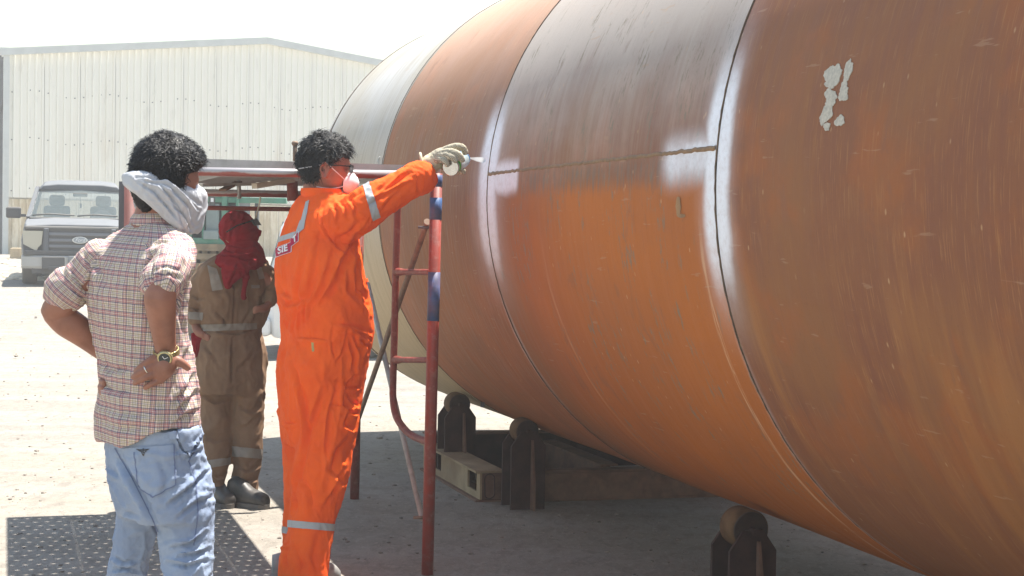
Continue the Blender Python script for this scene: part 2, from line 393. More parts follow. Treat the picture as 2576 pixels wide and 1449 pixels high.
# spray masks: list of (d, s, half-width along axis, half arc, softness)
sB = [cyl_hit(1244, 320)[1], cyl_hit(1226, 560)[1]]
def vmat(name, kind):
    n = NT(name)
    at = n.n('ShaderNodeAttribute', attribute_name='tc').outputs['Vector']
    sp = n.n('ShaderNodeSeparateXYZ'); n.l(at, sp.inputs[0]); d, s = sp.outputs[0], sp.outputs[1]
    def mp(sc, off=(0, 0, 0)):
        q = n.n('ShaderNodeMapping'); q.inputs['Scale'].default_value = sc; q.inputs['Location'].default_value = off; n.l(at, q.inputs[0]); return q.outputs[0]
    streak = n.noise(mp((14, .9, 1)), 1.6, 6, .62, .2)
    streak2 = n.noise(mp((60, 3.2, 1), (3, 1, 0)), 1.3, 5, .65)
    hair_ = n.noise(mp((170, 8, 1), (1, 7, 0)), 1.0, 3, .6)
    cloud = n.noise(mp((1, 1, 1)), 1.1, 5, .55, .5)
    cloud2 = n.noise(mp((1, 1, 1), (9, 4, 0)), 2.6, 6, .6, .3)
    grit = n.noise(mp((1, .6, 1)), 90, 4, .7)
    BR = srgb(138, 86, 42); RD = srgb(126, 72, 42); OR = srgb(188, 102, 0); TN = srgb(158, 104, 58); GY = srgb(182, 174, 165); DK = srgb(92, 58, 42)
    if kind == 'head':
        c = n.mix(n.ramp(cloud, .35, .65), srgb(190, 188, 184), srgb(178, 172, 160))
        c = n.mix(n.ramp(s, .9, -.9), c, srgb(190, 166, 128))
        c = n.mix(n.math('MULTIPLY', n.ramp(streak, .45, .7), .35), c, srgb(140, 124, 104))
    else:
        c = n.mix(n.ramp(cloud, .35, .65), BR, RD)
        c = n.mix(n.math('MULTIPLY', n.ramp(streak, .4, .68), .28), c, TN)
        c = n.mix(n.math('MULTIPLY', n.ramp(cloud2, .48, .66), .7), c, srgb(156, 86, 30))
    if kind == 'ab':
        c = n.mix(n.math('MULTIPLY', n.ramp(n.math('ADD', s, n.math('MULTIPLY', cloud, .8)), .6, 1.7), .75), c, srgb(208, 172, 148))  # pinkish tan top; grazing sun and sky glare are mixed into this colour
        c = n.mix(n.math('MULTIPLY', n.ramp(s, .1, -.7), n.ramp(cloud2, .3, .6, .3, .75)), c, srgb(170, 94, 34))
        c = n.mix(n.math('MULTIPLY', n.ramp(streak2, .45, .7), .4), c, srgb(178, 140, 108))
    if kind == 'bc':
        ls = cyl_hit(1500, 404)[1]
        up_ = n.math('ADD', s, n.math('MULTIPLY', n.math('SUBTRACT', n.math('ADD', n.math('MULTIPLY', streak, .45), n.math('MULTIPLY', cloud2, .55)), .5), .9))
        c = n.mix(n.math('MULTIPLY', n.ramp(up_, ls - .20, ls + .60), .86), c, GY)  # grey mill scale and dust, with sky glare painted in towards the top
        top = cyl_hit(1560, 455)[1]
        d0, d1 = TC, cyl_hit(1330, 640)[0]
        om = n.math('MULTIPLY', n.ramp(n.math('ADD', s, n.math('MULTIPLY', n.math('SUBTRACT', streak2, .5), .12)), top + .03, top - .05), n.ramp(n.math('ADD', d, n.math('MULTIPLY', cloud2, 1.1)), d1 + 1.3, d1 + .0))
        c = n.mix(n.math('MULTIPLY', om, .92), c, n.mix(n.ramp(cloud, .3, .7), OR, srgb(172, 94, 16)))
        # grey scratches on the orange
        sc = n.math('MULTIPLY', n.ramp(n.noise(mp((5, 1.6, 1), (2, 2, 0)), 1.4, 2, .5), .50, .60), n.ramp(n.noise(mp((46, 10, 1), (5, 0, 0)), 1.0, 4, .75), .54, .60))
        c = n.mix(n.math('MULTIPLY', sc, .8), c, srgb(122, 112, 92))
        bandm = n.math('MULTIPLY', n.ramp(s, top - .06, top), n.ramp(s, ls, ls - .04))
        c = n.mix(n.math('MULTIPLY', bandm, n.ramp(n.noise(mp((30, 4, 1), (8, 0, 0)), 1.2, 4, .7), .47, .58, 0, .6)), c, srgb(118, 100, 84))
    if kind == 'c0':
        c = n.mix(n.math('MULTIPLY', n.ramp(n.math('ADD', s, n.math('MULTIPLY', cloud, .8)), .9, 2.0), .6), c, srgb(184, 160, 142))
        yel = n.math('MULTIPLY', n.ramp(n.noise(mp((3, .35, 1), (4, 0, 0)), 1.5, 4, .6), .52, .68), n.ramp(s, .1, -.5))
        c = n.mix(n.math('MULTIPLY', yel, .5), c, srgb(170, 112, 52))
        c = n.mix(n.math('MULTIPLY', n.ramp(hair_, .55, .66), n.math('MULTIPLY', n.ramp(cloud, .4, .6), .25)), c, srgb(196, 140, 76))
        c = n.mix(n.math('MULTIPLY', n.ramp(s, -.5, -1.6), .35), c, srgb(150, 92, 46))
    c = n.mix(n.math('MULTIPLY', n.ramp(streak2, .58, .72), .17), c, DK if kind != 'head' else srgb(126, 112, 94))
    c = n.mix(n.math('MULTIPLY', n.ramp(hair_, .6, .72), .15), c, srgb(178, 136, 96) if kind != 'head' else srgb(200, 194, 182))
    c = n.mix(n.math('MULTIPLY', n.ramp(grit, .58, .72), .3), c, srgb(96, 62, 44) if kind != 'head' else srgb(130, 118, 100))
    # mill scale flakes, pitting, scrapes
    fl = n.math('MULTIPLY', n.ramp(n.noise(mp((9, 4, 1), (6, 2, 0)), 1.0, 5, .7, .8), .56, .64), n.ramp(cloud2, .45, .6))
    c = n.mix(n.math('MULTIPLY', fl, .28), c, srgb(112, 82, 66) if kind != 'head' else srgb(150, 138, 118))
    pit = n.n('ShaderNodeTexVoronoi', feature='F1'); pit.inputs['Scale'].default_value = 16; pit.inputs['Randomness'].default_value = 1.0; n.l(mp((1, .55, 1), (2, 3, 0)), pit.inputs['Vector'])
    c = n.mix(n.math('MULTIPLY', n.ramp(pit.outputs['Distance'], .10, .04), n.math('MULTIPLY', n.ramp(cloud, .35, .6), .55)), c, srgb(206, 168, 124) if kind != 'head' else srgb(120, 108, 90))
    scr = n.noise(mp((3.2, 22, 1), (7, 7, 0)), 1.4, 3, .6)
    c = n.mix(n.math('MULTIPLY', n.ramp(scr, .66, .70), .35), c, srgb(176, 140, 108))
    # pale scuff rings
    def ringmask(dc, wd, s0, s1, soft=.25, nz=None):
        a = n.ramp(n.math('ABSOLUTE', n.math('SUBTRACT', d, dc)), wd, wd * .3)
        b = n.math('MULTIPLY', n.ramp(s, s0 - soft, s0 + soft * .2), n.ramp(s, s1 + soft, s1 - soft * .2))
        return n.math('MULTIPLY', a, b)
    scn = n.ramp(n.noise(mp((40, 3, 1), (0, 5, 0)), 1.2, 4, .7), .38, .62)
    if kind == 'bc':
        dd = cyl_hit(1855, 961)[0]
        c = n.mix(n.math('MULTIPLY', n.math('MULTIPLY', ringmask(dd, .018, -2.3, cyl_hit(1770, 700)[1]), scn), .8), c, srgb(214, 170, 128))
        dd2 = cyl_hit(1420, 830)[0]; s2 = cyl_hit(1392, 720)[1]
        c = n.mix(n.math('MULTIPLY', n.math('MULTIPLY', ringmask(dd2, .024, -2.0, s2), scn), .6), c, srgb(196, 138, 92))
    if kind == 'ab':
        dd3 = cyl_hit(1530, 1045)[0]
    # white developer spray
    def sub(x, k): return n.math('SUBTRACT', x, k)
    jit = n.math('MULTIPLY', sub(n.noise(mp((2, 2.4, 1), (1, 1, 0)), 1.6, 3, .5), .5), .05)
    spray = None
    def addm(mk):
        nonlocal spray
        spray = mk if spray is None else n.math('MAXIMUM', spray, mk)
    def band(dc, wcore, wsoft, s0, s1, soft, amt):
        a = n.ramp(n.math('ABSOLUTE', n.math('ADD', sub(d, dc), jit)), wsoft, wcore)
        b = n.math('MULTIPLY', n.ramp(s, s0 - soft, s0 + soft), n.ramp(s, s1 + soft, s1 - soft))
        addm(n.math('MULTIPLY', n.math('MULTIPLY', a, b), amt))
    def patch(x0, x1, y0, y1, soft, amt):
        da, s_a = cyl_hit((x0 + x1) / 2, y0); s_b = cyl_hit((x0 + x1) / 2, y1)[1]; dl = cyl_hit(x0, (y0 + y1) / 2)[0]; dr = cyl_hit(x1, (y0 + y1) / 2)[0]
        lo, hi = min(dl, dr), max(dl, dr)
        a = n.math('MULTIPLY', n.ramp(n.math('ADD', d, jit), lo - soft, lo + soft), n.ramp(n.math('ADD', d, jit), hi + soft, hi - soft))
        b = n.math('MULTIPLY', n.ramp(n.math('ADD', s, jit), s_b - soft, s_b + soft), n.ramp(n.math('ADD', s, jit), s_a + soft, s_a - soft))
        addm(n.math('MULTIPLY', n.math('MULTIPLY', a, b), amt))
    if kind in ('ab', 'bc'):
        s0 = cyl_hit(1238, 670)[1]; s1 = cyl_hit(1262, 290)[1]
        band(TB, .06, .22, s0, s1, .20, 1.0)
        band(TB, .01, .40, s0 - .1, s1 - .1, .25, .38)
        band(TB, .01, .06, s0 - .75, s0, .35, .30)
        if kind == 'bc':
            patch(1226, 1304, 408, 484, .035, .78)
    if kind in ('bc', 'c0'):
        s0 = cyl_hit(1812, 700)[1]; s1 = cyl_hit(1838, 165)[1]
        band(TC, .045, .14, s0, s1, .20, 1.0)
        band(TC, .01, .20, s0 - .1, s1 + .1, .25, .42)
        band(TC, .005, .035, s0 - 1.5, s0, .3, .18)
        if kind == 'bc':
            patch(1668, 1800, 345, 452, .07, .72); patch(1715, 1800, 350, 400, .035, .85)
    if spray is not None:
        gr = n.ramp(n.noise(mp((1, 1, 1)), 34, 4, .7), .25, .6, .82, 1.0)
        ed_ = n.math('ADD', n.math('MULTIPLY', n.math('SUBTRACT', n.noise(mp((1, 1, 1), (4, 4, 0)), 13, 5, .75), .5), .55), n.math('MULTIPLY', n.math('SUBTRACT', n.noise(mp((1, 1, 1)), 4, 3, .6), .5), .5))
        spray = n.ramp(n.math('MULTIPLY', spray, n.math('ADD', 1.0, ed_)), -.10, 1.0)
        spray = n.math('MULTIPLY', spray, gr)
        c = n.mix(spray, c, srgb(242, 244, 250))
    # thin black pencil line of dirt beside seams
    n.bump(n.math('ADD', n.math('MULTIPLY', streak2, .5), n.math('MULTIPLY', grit, .35)), .10, .005)
    r = n.ramp(streak, .3, .7, .60, .74)
    if spray is not None: r = n.math('ADD', r, n.math('MULTIPLY', spray, .35), clamp=True)
    return n.done(c, r, 0, .22)
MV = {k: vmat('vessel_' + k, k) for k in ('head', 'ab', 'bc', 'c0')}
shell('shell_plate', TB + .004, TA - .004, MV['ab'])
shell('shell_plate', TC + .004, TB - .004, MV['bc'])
TD = 11.6
shell('shell_plate', TA + .004, TD - .004, MV['head'])
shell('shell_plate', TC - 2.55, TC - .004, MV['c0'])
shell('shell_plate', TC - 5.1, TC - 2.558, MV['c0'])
# dished head: knuckle and crown of 2:1 ellipse
def head_mesh():
    v = []; D_ = []; S_ = []; f = []; na = 192; nr = 28
    ss = np.linspace(-math.pi * RV, math.pi * RV, na + 1)
    for i in range(nr + 1):
        if i == 0: d, r = TD + .004, RV
        else:
            a = (i - 1) / (nr - 1) * math.pi / 2; d = TD + .05 + .70 * math.sin(a); r = max(RV * math.cos(a), .002)
        for s in ss: v.append(tuple(cylpt(d, s, r))); D_.append(d + (RV - r) * .8); S_.append(s)
    k = na + 1
    for i in range(nr):
        for j in range(na): f.append((i * k + j, i * k + j + 1, (i + 1) * k + j + 1, (i + 1) * k + j))
    me = bpy.data.meshes.new('dished_head'); me.from_pydata(v, [], f); cyl_attr(me, np.array(D_), np.array(S_))
    bm = bmesh.new(); bm.from_mesh(me); bmesh.ops.recalc_face_normals(bm, faces=bm.faces); bm.to_mesh(me); bm.free()
    p0 = me.polygons[10]
    if (p0.center - C(AXN, TD, AXZ)).dot(p0.normal) < 0: me.flip_normals()
    return me
link('dished_head', head_mesh(), MV['head'], ves, True)
# end cap near camera far right (out of view) to close the shell
mm = MB(); mm.lathe(C(AXN, TC - 5.1, AXZ), -DV, [(0, RV - .003), (.3, RV * .9), (.55, RV * .6), (.65, .01)], 64); mm.build('dished_head', MV['head'], ves)
# weld seams
M_weld = simple('weld_bead', srgb(104, 96, 92), .55, .2, .3, 60, .3)
M_weldline = simple('seam_line', srgb(104, 84, 68), .8, 0, .3, 60)  # thin seam line, a brown close to the plate colour
M_weldrust = simple('weld_rust', srgb(132, 104, 74), .7, 0, .25, 30, .4)
def ring_bead(dc, w_, h_, mat, name='weld_seam', na=400):
    v = []; f = []; prof = [(-w_, -.002), (-w_ * .6, h_ * .7), (0, h_), (w_ * .6, h_ * .7), (w_, -.002)]
    rn = random.Random(int(dc * 100)); wob = [rn.uniform(-.0016, .0016) for _ in range(na)]
    for j in range(na):
        s = (j / na * 2 - 1) * math.pi * RV
        for (a, b) in prof: v.append(tuple(cylpt(dc + a + wob[j], s, RV + b + wob[j] * .3)))
    k = 5
    for j in range(na):
        for i in range(4): f.append((j * k + i, j * k + i + 1, ((j + 1) % na) * k + i + 1, ((j + 1) % na) * k + i))
    m2 = MB(); m2.add(v, f, True); return m2.build(name, mat, ves)
def zig(dc):
    return ring_bead(dc, .0024, .0018, M_weldline)
zig(TD); zig(TA); zig(TB); zig(TC); ring_bead(TC - 2.554, .006, .003, M_weld)
# long seam of the middle plate
mm = MB(); t0, s0 = cyl_hit(1243, 436); t1, s1 = cyl_hit(1790, 372); pts = []
sm_ = (s0 + s1) / 2
rr_ = random.Random(9); nseg = 120
v = []; f = []
for i in range(nseg + 1):
    d = TB - .01 + (TC - TB + .02) * i / nseg; wob = rr_.uniform(-.0025, .0025); sg = s0 + (s1 - s0) * i / nseg + wob
    for (a, b) in ((-.008, -.002), (-.005, .0022), (0, .0032 + rr_.uniform(-.001, .001)), (.005, .0022), (.008, -.002)): v.append(tuple(cylpt(d, sg + a, surf_r(d, sg + a) + b)))
for i in range(nseg):
    for j in range(4): f.append((i * 5 + j, i * 5 + j + 1, i * 5 + j + 6, i * 5 + j + 5))
mm.add(v, f, True); mm.build('weld_seam', M_weldrust, ves)
# pale flaking paint marks
def surf_r(d, s): return RV + .0025 * math.sin(s * 1.7 + d) + .002 * math.sin(d * 3.1 + s * .6)
M_mark = simple('flaking_paint', srgb(186, 180, 166), .8, 0, .18, 90, .3)
rk = random.Random(21)
marks = [(2095, 190, 20, 34, .25), (2089, 245, 17, 22, .1), (2078, 286, 14, 30, .2), (2079, 318, 10, 10, 0), (2132, 178, 10, 32, .3), (2121, 226, 12, 20, .25), (2120, 243, 11, 14, .2), (2111, 304, 12, 16, .1), (2086, 212, 12, 12, .1), (2084, 265, 12, 12, .1)]
for (cx, cy, rx, ry, sk) in marks:
    N = 48; vs = []
    ph_ = [rk.uniform(0, 6.28) for _ in range(5)]
    off = [.92 + .13 * math.sin(2 * 6.283 * k / N + ph_[0]) + .11 * math.sin(3 * 6.283 * k / N + ph_[1]) + .07 * math.sin(7 * 6.283 * k / N + ph_[2]) + rk.uniform(-.07, .05) for k in range(N)]
    for k in range(N):
        a = 2 * math.pi * k / N; yy = math.sin(a) * ry * off[k]; xx = math.cos(a) * rx * off[k] - yy * sk
        d, s = cyl_hit(cx + xx, cy + yy); vs.append(cylpt(d, s, surf_r(d, s) + .0022))
    d, s = cyl_hit(cx, cy); vs.append(cylpt(d, s, surf_r(d, s) + .0024))
    vs += [cylpt(*cyl_hit(*(0, 0)), RV) for _ in ()]
    base = [v_ - (v_ - C(AXN, DV.dot(v_), AXZ)).normalized() * .002 for v_ in vs[:N]]
    fs = [(k, (k + 1) % N, N) for k in range(N)] + [(k, N + 1 + k, N + 1 + (k + 1) % N, (k + 1) % N) for k in range(N)]
    MB().add(vs + base, fs).build('paint_mark', M_mark, ves)
# chipped grey letter like scrape
for (cx, cy, rx, ry) in ((1706, 520, 7, 26), (1714, 543, 11, 5)):
    vs = []; N = 18
    for k in range(N):
        a = 2 * math.pi * k / N; d, s = cyl_hit(cx + math.cos(a) * rx * rk.uniform(.8, 1.1), cy + math.sin(a) * ry * rk.uniform(.9, 1.1)); vs.append(cylpt(d, s, surf_r(d, s) + .0015))
    MB().add(vs, [tuple(range(N))]).build('paint_chip', simple('chip', srgb(146, 112, 74), .7), ves)
# small lug under the head and a bent wire clip on ring A
mm = MB(); q = P(1214, 1018, 9.6); mm.box(q + ZV * .0, (.012, .03, .012)); mm.build('lug', M_dsteel, ves)
mm = MB(); a = cylpt(TA + .04, cyl_hit(960, 416)[1], RV + .004); mm.tube(smooth_path([a, a + ZV * .03 + NV * -.012, a + ZV * .05, a + ZV * .03 + DV * .02, a + DV * .02 - ZV * .01]), .003, 6); mm.build('wire_clip', M_trim, ves)

# ================================================================== ROLLER STANDS
M_rust = simple('rusty_steel', srgb(112, 84, 70), .75, .1, .3, 14, .25, .3, dust=srgb(140, 116, 96), dustamt=.35)
M_plate = simple('dark_rust_plate', srgb(66, 48, 44), .8, .1, .3, 12, .25, .3)
M_rub = simple('roller_tread', srgb(92, 70, 50), .85, 0, .3, 24, .3, .15, dust=srgb(124, 98, 70), dustamt=.5)
M_face = simple('roller_face', srgb(62, 48, 42), .7, .2, .3, 20, .2)
M_beam = simple('buff_beam', srgb(158, 140, 112), .85, 0, .2, 6, .2, .2, dust=srgb(124, 94, 70), dustamt=.6)
RVm = Matrix((NV, DV, ZV)).transposed()
def stand(n_, d_, zc, r, label, side=1, base=0.0):
    t = thing('roller_stand', C(n_, d_, base), label, 'roller stand', 'roller stands under the tank')
    wd = .12
    m = MB(); m.lathe(C(n_, d_ - wd / 2, zc), DV, [(0, r * .6), (.0, r * .93), (.006, r), (wd - .006, r), (wd, r * .93)], 40); ro = m.build('roller', M_rub, t)
    m = MB(); m.lathe(C(n_, d_ - wd / 2 - .005, zc), DV, [(0, r * .88), (.004, r * .92), (.006, r * .92)], 36); m.build('end_face', M_face, ro)
    m = MB(); m.lathe(C(n_, d_ - wd / 2 - .05, zc), DV, [(0, .014), (wd + .1, .014)], 12); m.build('axle', M_plate, t)
    for k, dd in enumerate((-(wd / 2 + .028), wd / 2 + .014)):
        h = zc - base; hw = .098
        poly = [(-hw, 0), (hw, 0), (hw, h - .075), (hw * .42, h + .005), (-hw * .42, h + .005), (-hw, h - .075)]
        m = MB(); m.prism(poly, DV * .014, C(n_, d_ + dd, base), NV, ZV); m.build('bracket', M_plate, t)
    m = MB(); h = zc - base
    m.prism([(0, 0), (-.06, 0), (-.06, h * .35), (-.012, h * .9), (0, h * .9)], NV * .012, C(n_ - .006 + .02, d_ - wd / 2 - .028, base), DV, ZV); m.build('fin', M_rust, t)
    return t
def Yof(pt): return pt.y
stand(2.734 + .02, 8.60, .425, .069, 'dark roller stand under the tank nearest the end of the buff beam')
q = P(1147, 1023, 10.0); stand(q.dot(NV)+.02, q.dot(DV) + .05, q.z+.012, .070, 'far dark roller stand behind the scaffold post, below the tank head')
q = P(1888, 1334, 6.27); stand(q.dot(NV), q.dot(DV) + .06, q.z, .078, 'near dark roller stand with dusty roller at the bottom of the picture')
for (dd, z, lb) in ((8.6, .425, 'roller stand on the far side of the tank, deep in shadow'), (5.72, .425, 'hidden far side roller stand in shadow behind the near one')):
    stand(2 * AXN - 2.754, dd, z, .069, lb)
fr = thing('beam_frame', C(3.0, 9.4, 0), 'steel beam frame on the ground carrying the two farther rollers', 'frame', 'beam frames under the tank')
def hbeam(a, b, h, w_, mat, name, parent, web=.012, fl=.012, end=None):
    a, b = Vector(a), Vector(b); m = MB()
    m.bar(a + ZV * (fl / 2), b + ZV * (fl / 2), w_, fl); m.bar(a + ZV * (h - fl / 2), b + ZV * (h - fl / 2), w_, fl); m.bar(a + ZV * (h / 2), b + ZV * (h / 2), web, h - 2 * fl)
    return m.build(name, mat, parent)
HB = .175
# near side face beam: light plate with two square holes
nb = 2.57; d0, d1 = 8.80, 10.1
m = MB(); holes = [(9.00 - .11, 9.11, .055, .155), (9.72, 9.86, .055, .15)]
def facebox(da, db, za, zb): m.box(C(nb, (da + db) / 2, (za + zb) / 2), (.006, (db - da) / 2, (zb - za) / 2), RVm)
facebox(d0, 8.86, 0.013, HB - .013)
prev = d0 + .06
for (ha, hb, za, zb) in ((8.87, 9.06, .05, .15), (9.66, 9.84, .05, .15)):
    facebox(prev, ha, .013, HB - .013); facebox(ha, hb, .013, za); facebox(ha, hb, zb, HB - .013); prev = hb
facebox(prev, d1, .013, HB - .013)
m.build('beam_web', M_beam, fr)
m = MB(); m.box(C(nb + .055, (d0 + d1) / 2, HB - .006), (.085, (d1 - d0) / 2, .006), RVm); m.build('beam_flange', M_beam, fr)
m = MB(); m.box(C(nb + .055, (d0 + d1) / 2, .006), (.085, (d1 - d0) / 2, .006), RVm); m.build('beam_flange', M_rust, fr)
m = MB(); m.box(C(nb + .07, d0 + .01, HB / 2), (.062, .006, HB / 2 - .014), RVm); m.build('end_plate', M_rust, fr)
m = MB(); path = [C(nb + .05 + .03 * math.cos(a), d0 - .0, HB / 2 + (.04 if math.sin(a) > 0 else -.04) + .03 * math.sin(a)) for a in [i * math.pi / 8 for i in range(17)]]
m.tube(path, .003, 6, False); m.build('weld_loop', M_plate, fr)
hbeam(C(2.80, 8.80, 0), C(4.28, 8.76, 0), HB, .10, M_rust, 'cross_beam', fr, fl=.012)
m = MB(); m.box(C(3.54, 8.73, HB / 2), (.74, .005, HB / 2 - .013), RVm); m.build('beam_web', M_rust, fr)
m = MB(); m.box(C(3.54, 10.05, .115), (.98, .006, .115), RVm); m.build('cross_beam', M_plate, fr)
m = MB(); m.box(C(3.54, 10.06, .236), (.98, .06, .005), RVm); m.build('beam_flange', M_rust, fr)
hbeam(C(3.36, 8.86, .0), C(3.36, 10.02, .0), HB + .012, .11, M_rust, 'long_beam', fr)
hbeam(C(4.45, 8.80, 0), C(4.45, 10.02, 0), HB, .12, M_plate, 'long_beam', fr)
fr2 = thing('beam_frame', C(3.5, 5.5, 0), 'steel beam frame on the ground at the bottom edge beneath the near roller', 'frame', 'beam frames under the tank')
hbeam(C(2.9, 5.50, 0), C(4.6, 5.50, 0), .15, .12, M_rust, 'cross_beam', fr2)
m = MB(); m.box(C(2.70, 5.62, .01), (.16, .16, .01), RVm); m.build('base_plate', M_beam, fr2)
hbeam(C(2.9, 4.2, 0), C(4.6, 4.2, 0), .15, .12, M_rust, 'cross_beam', fr2)

# ================================================================== SCAFFOLD
n = NT('red_scaffold_paint'); v = n.coord(); f1 = n.noise(v, 9, 5, .6); f2 = n.noise(v, 30, 5, .7)
c = n.mix(n.ramp(f1, .35, .65), srgb(132, 52, 42), srgb(116, 60, 52))
c = n.mix(n.math('MULTIPLY', n.ramp(f2, .5, .66), .5), c, srgb(148, 104, 92))
M_red = n.done(c, .5, 0, .4)
n = NT('post_paint'); v = n.coord(); f1 = n.noise(v, 9, 5, .6); f2 = n.noise(v, 26, 5, .7)
c = n.mix(n.ramp(f1, .35, .65), srgb(150, 58, 46), srgb(128, 64, 56)); c = n.mix(n.math('MULTIPLY', n.ramp(f2, .5, .66), .5), c, srgb(150, 108, 98))
M_post = n.done(c, .5, 0, .4)
M_blue = simple('blue_paint', srgb(44, 84, 134), .5, 0, .25, 25, 0, .4, dust=srgb(126, 100, 104), dustamt=.5)
M_galv = simple('galvanised', srgb(172, 172, 170), .45, .5, .15, 12)
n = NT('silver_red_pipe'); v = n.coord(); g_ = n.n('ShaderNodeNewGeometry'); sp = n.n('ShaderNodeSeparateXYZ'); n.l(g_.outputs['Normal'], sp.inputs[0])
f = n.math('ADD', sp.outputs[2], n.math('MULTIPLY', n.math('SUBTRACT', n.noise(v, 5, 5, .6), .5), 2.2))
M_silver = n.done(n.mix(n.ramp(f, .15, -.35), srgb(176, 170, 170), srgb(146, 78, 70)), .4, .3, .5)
M_brace = simple('rusty_brace', srgb(124, 100, 82), .7, .1, .25, 18, .2, .4, dust=srgb(160, 140, 122), dustamt=.5)
M_white = simple('dusty_white_brace', srgb(172, 168, 160), .6, .1, .15, 18, dust=srgb(120, 110, 100), dustamt=.5)
pb = G(1075, 1445); pt_ = P(1098, 436, pb.y + .0); fb = G(892, 1255); ft = P(906, 470, fb.y)
sc = thing('scaffold', ((pb.x + fb.x) / 2, (pb.y + fb.y) / 2, 0), 'red tubular scaffold with grey deck planks between the workers and the tank', 'scaffold')
m = MB(); m.tube([pb, pb.lerp(pt_, .5), pt_], .0262, 20); post = m.build('post', M_post, sc)
def collar(y0, y1, mat, r=.0272, name='paint_band'):
    def at(y): 
        t = (y - 1445) / (436 - 1445); return pb.lerp(pt_, t)
    m = MB(); m.tube([at(y0), at(y1)], r, 20, True); return m.build(name, mat, post)
collar(805, 683, M_blue); collar(552, 497, M_blue); collar(470, 440, M_blue, .0268)
m = MB(); m.tube([fb, ft], .0262, 16); m.build('post', M_red, sc)
iy = 7.6; il = [P(x, y, iy) for x, y in ((1001, 470), (999, 560), (995, 700), (992, 850), (989, 950))]
arc_end = pb.lerp(pt_, (1112 - 1445) / (436 - 1445))
il2 = il + [P(989, 1005, 7.58), P(997, 1048, 7.54), P(1020, 1082, 7.45), P(1045, 1100, 7.35), arc_end]
m = MB(); m.tube(smooth_path(il2, 6), .0165, 14); m.build('inner_rail', M_red, sc)
for (yl, yr) in ((684, 683), (905, 904)):
    a = P(993 if yl > 800 else 997, yl, iy); b = pb.lerp(pt_, (yr - 1445) / (436 - 1445))
    m = MB(); m.tube([a, a.lerp(b, .12), a.lerp(b, .2), a.lerp(b, .85), b], [.019, .018, .0135, .0135, .019], 12); m.build('rung', M_red, sc)
# braces
a = P(1070, 572, 7.28); b = P(893, 1078, 9.15)
m = MB(); m.tube([a, b], .0135, 12); m.tube([a, a + (a - b).normalized() * .05], [.0135, .016], 10); m.build('brace', M_brace, sc)
m = MB(); m.tube([a + Vector((-.03, -.03, 0)), P(1084, 573, 7.24)], .006, 8); m.build('pin', M_dsteel, sc)
a = P(1062, 1306, 7.24); b = P(925, 715, 9.1)
m = MB(); m.tube([a, b], [.012, .0145], 12); m.build('brace', M_white, sc)
m = MB(); m.tube([P(1040, 1302, 7.2), P(1066, 1302, 7.2)], .007, 8); m.build('pin', M_brace, sc)
# top fittings
m = MB(); m.tube([pt_, pt_ + ZV * .035], .017, 12); m.build('spigot', M_galv, sc)
# frame on the left
W_ = 1.30
lp = pb - NV * W_; lt = P(327, 458, lp.y); lf = fb - NV * W_; lft = Vector((lf.x, lf.y, 1.77))
lpb = Vector((lt.x + .01, lt.y, 0))
m = MB(); m.tube([lpb, lt], .0235, 14); m.build('post', simple('dull_red_post', srgb(112, 66, 60), .7, 0, .2, 14), sc)
m = MB(); a = P(312, 457, lp.y + .05); m.box((a.x, a.y, a.z / 2), (.014, .03, a.z / 2)); m.build('post', M_dsteel, sc)
# horizontal members at the near end
zt = pt_.z
def rl(xa, ya, Ya, xb, yb, Yb, r, mat, name='rail'):
    m = MB(); m.tube([P(xa, ya, Ya), P(xb, yb, Yb)], r, 16); return m.build(name, mat, sc)
Yl = lambda x: pb.y - (pb.x - (x - 1288) / FPX * 7.0) * math.tan(YAW)
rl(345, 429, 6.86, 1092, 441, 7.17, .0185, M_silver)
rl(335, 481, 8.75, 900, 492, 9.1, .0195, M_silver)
rl(330, 520, 8.75, 900, 529, 9.1, .0125, M_red)
rl(735, 447, 8.9, 736, 505, 8.9, .03, M_red, 'spacer')
rl(600, 445, 8.9, 602, 500, 8.9, .012, M_galv, 'spacer')
# deck: perforated steel planks running along the tank
zdk = P(800, 412, 7.1).z - .0
deck_far = 9.0; e_d1 = (fb.dot(DV)) + .02; e_d0 = pb.dot(DV) + .14
n0 = pb.dot(NV) - .02 - 1.12
def plank(na, nb_, d0, d1, hole=True):
    m = MB(); nc = max(1, int(round((nb_ - na) / .056))); nr = int(round((d1 - d0) / .112)); cw = (nb_ - na) / nc; ch = (d1 - d0) / nr
    vid = {}; z = zdk
    vs = []; fs = []
    def V(n_, d_):
        k = (round(n_, 5), round(d_, 5))
        if k not in vid: vid[k] = len(vs); vs.append(C(n_, d_, z))
        return vid[k]
    for i in range(nc):
        for j in range(nr):
            a, b, c_, d_ = na + i * cw, na + (i + 1) * cw, d0 + j * ch, d0 + (j + 1) * ch
            cx, cy = (a + b) / 2 + (.012 if j % 2 else -.012), (c_ + d_) / 2; hx, hy = .0070, .0058
            o4 = [V(a, c_), V(b, c_), V(b, d_), V(a, d_)]; i4 = [V(cx - hx, cy - hy), V(cx + hx, cy - hy), V(cx + hx, cy + hy), V(cx - hx, cy + hy)]
            for k in range(4): fs.append((o4[k], o4[(k + 1) % 4], i4[(k + 1) % 4], i4[k]))
    m.add(vs, fs)
    for e in (na, nb_): m.box(C(e, (d0 + d1) / 2, z - .02), (.0015, (d1 - d0) / 2, .02), RVm)
    for e in (d0, d1): m.box(C((na + nb_) / 2, e, z - .02), ((nb_ - na) / 2, .0015, .02), RVm)
    for k in range(1, 6): m.box(C((na + nb_) / 2, d0 + (d1 - d0) * k / 6, z - .013), ((nb_ - na) / 2, .002, .012), RVm)
    return m.build('deck_plank', M_galv, sc)
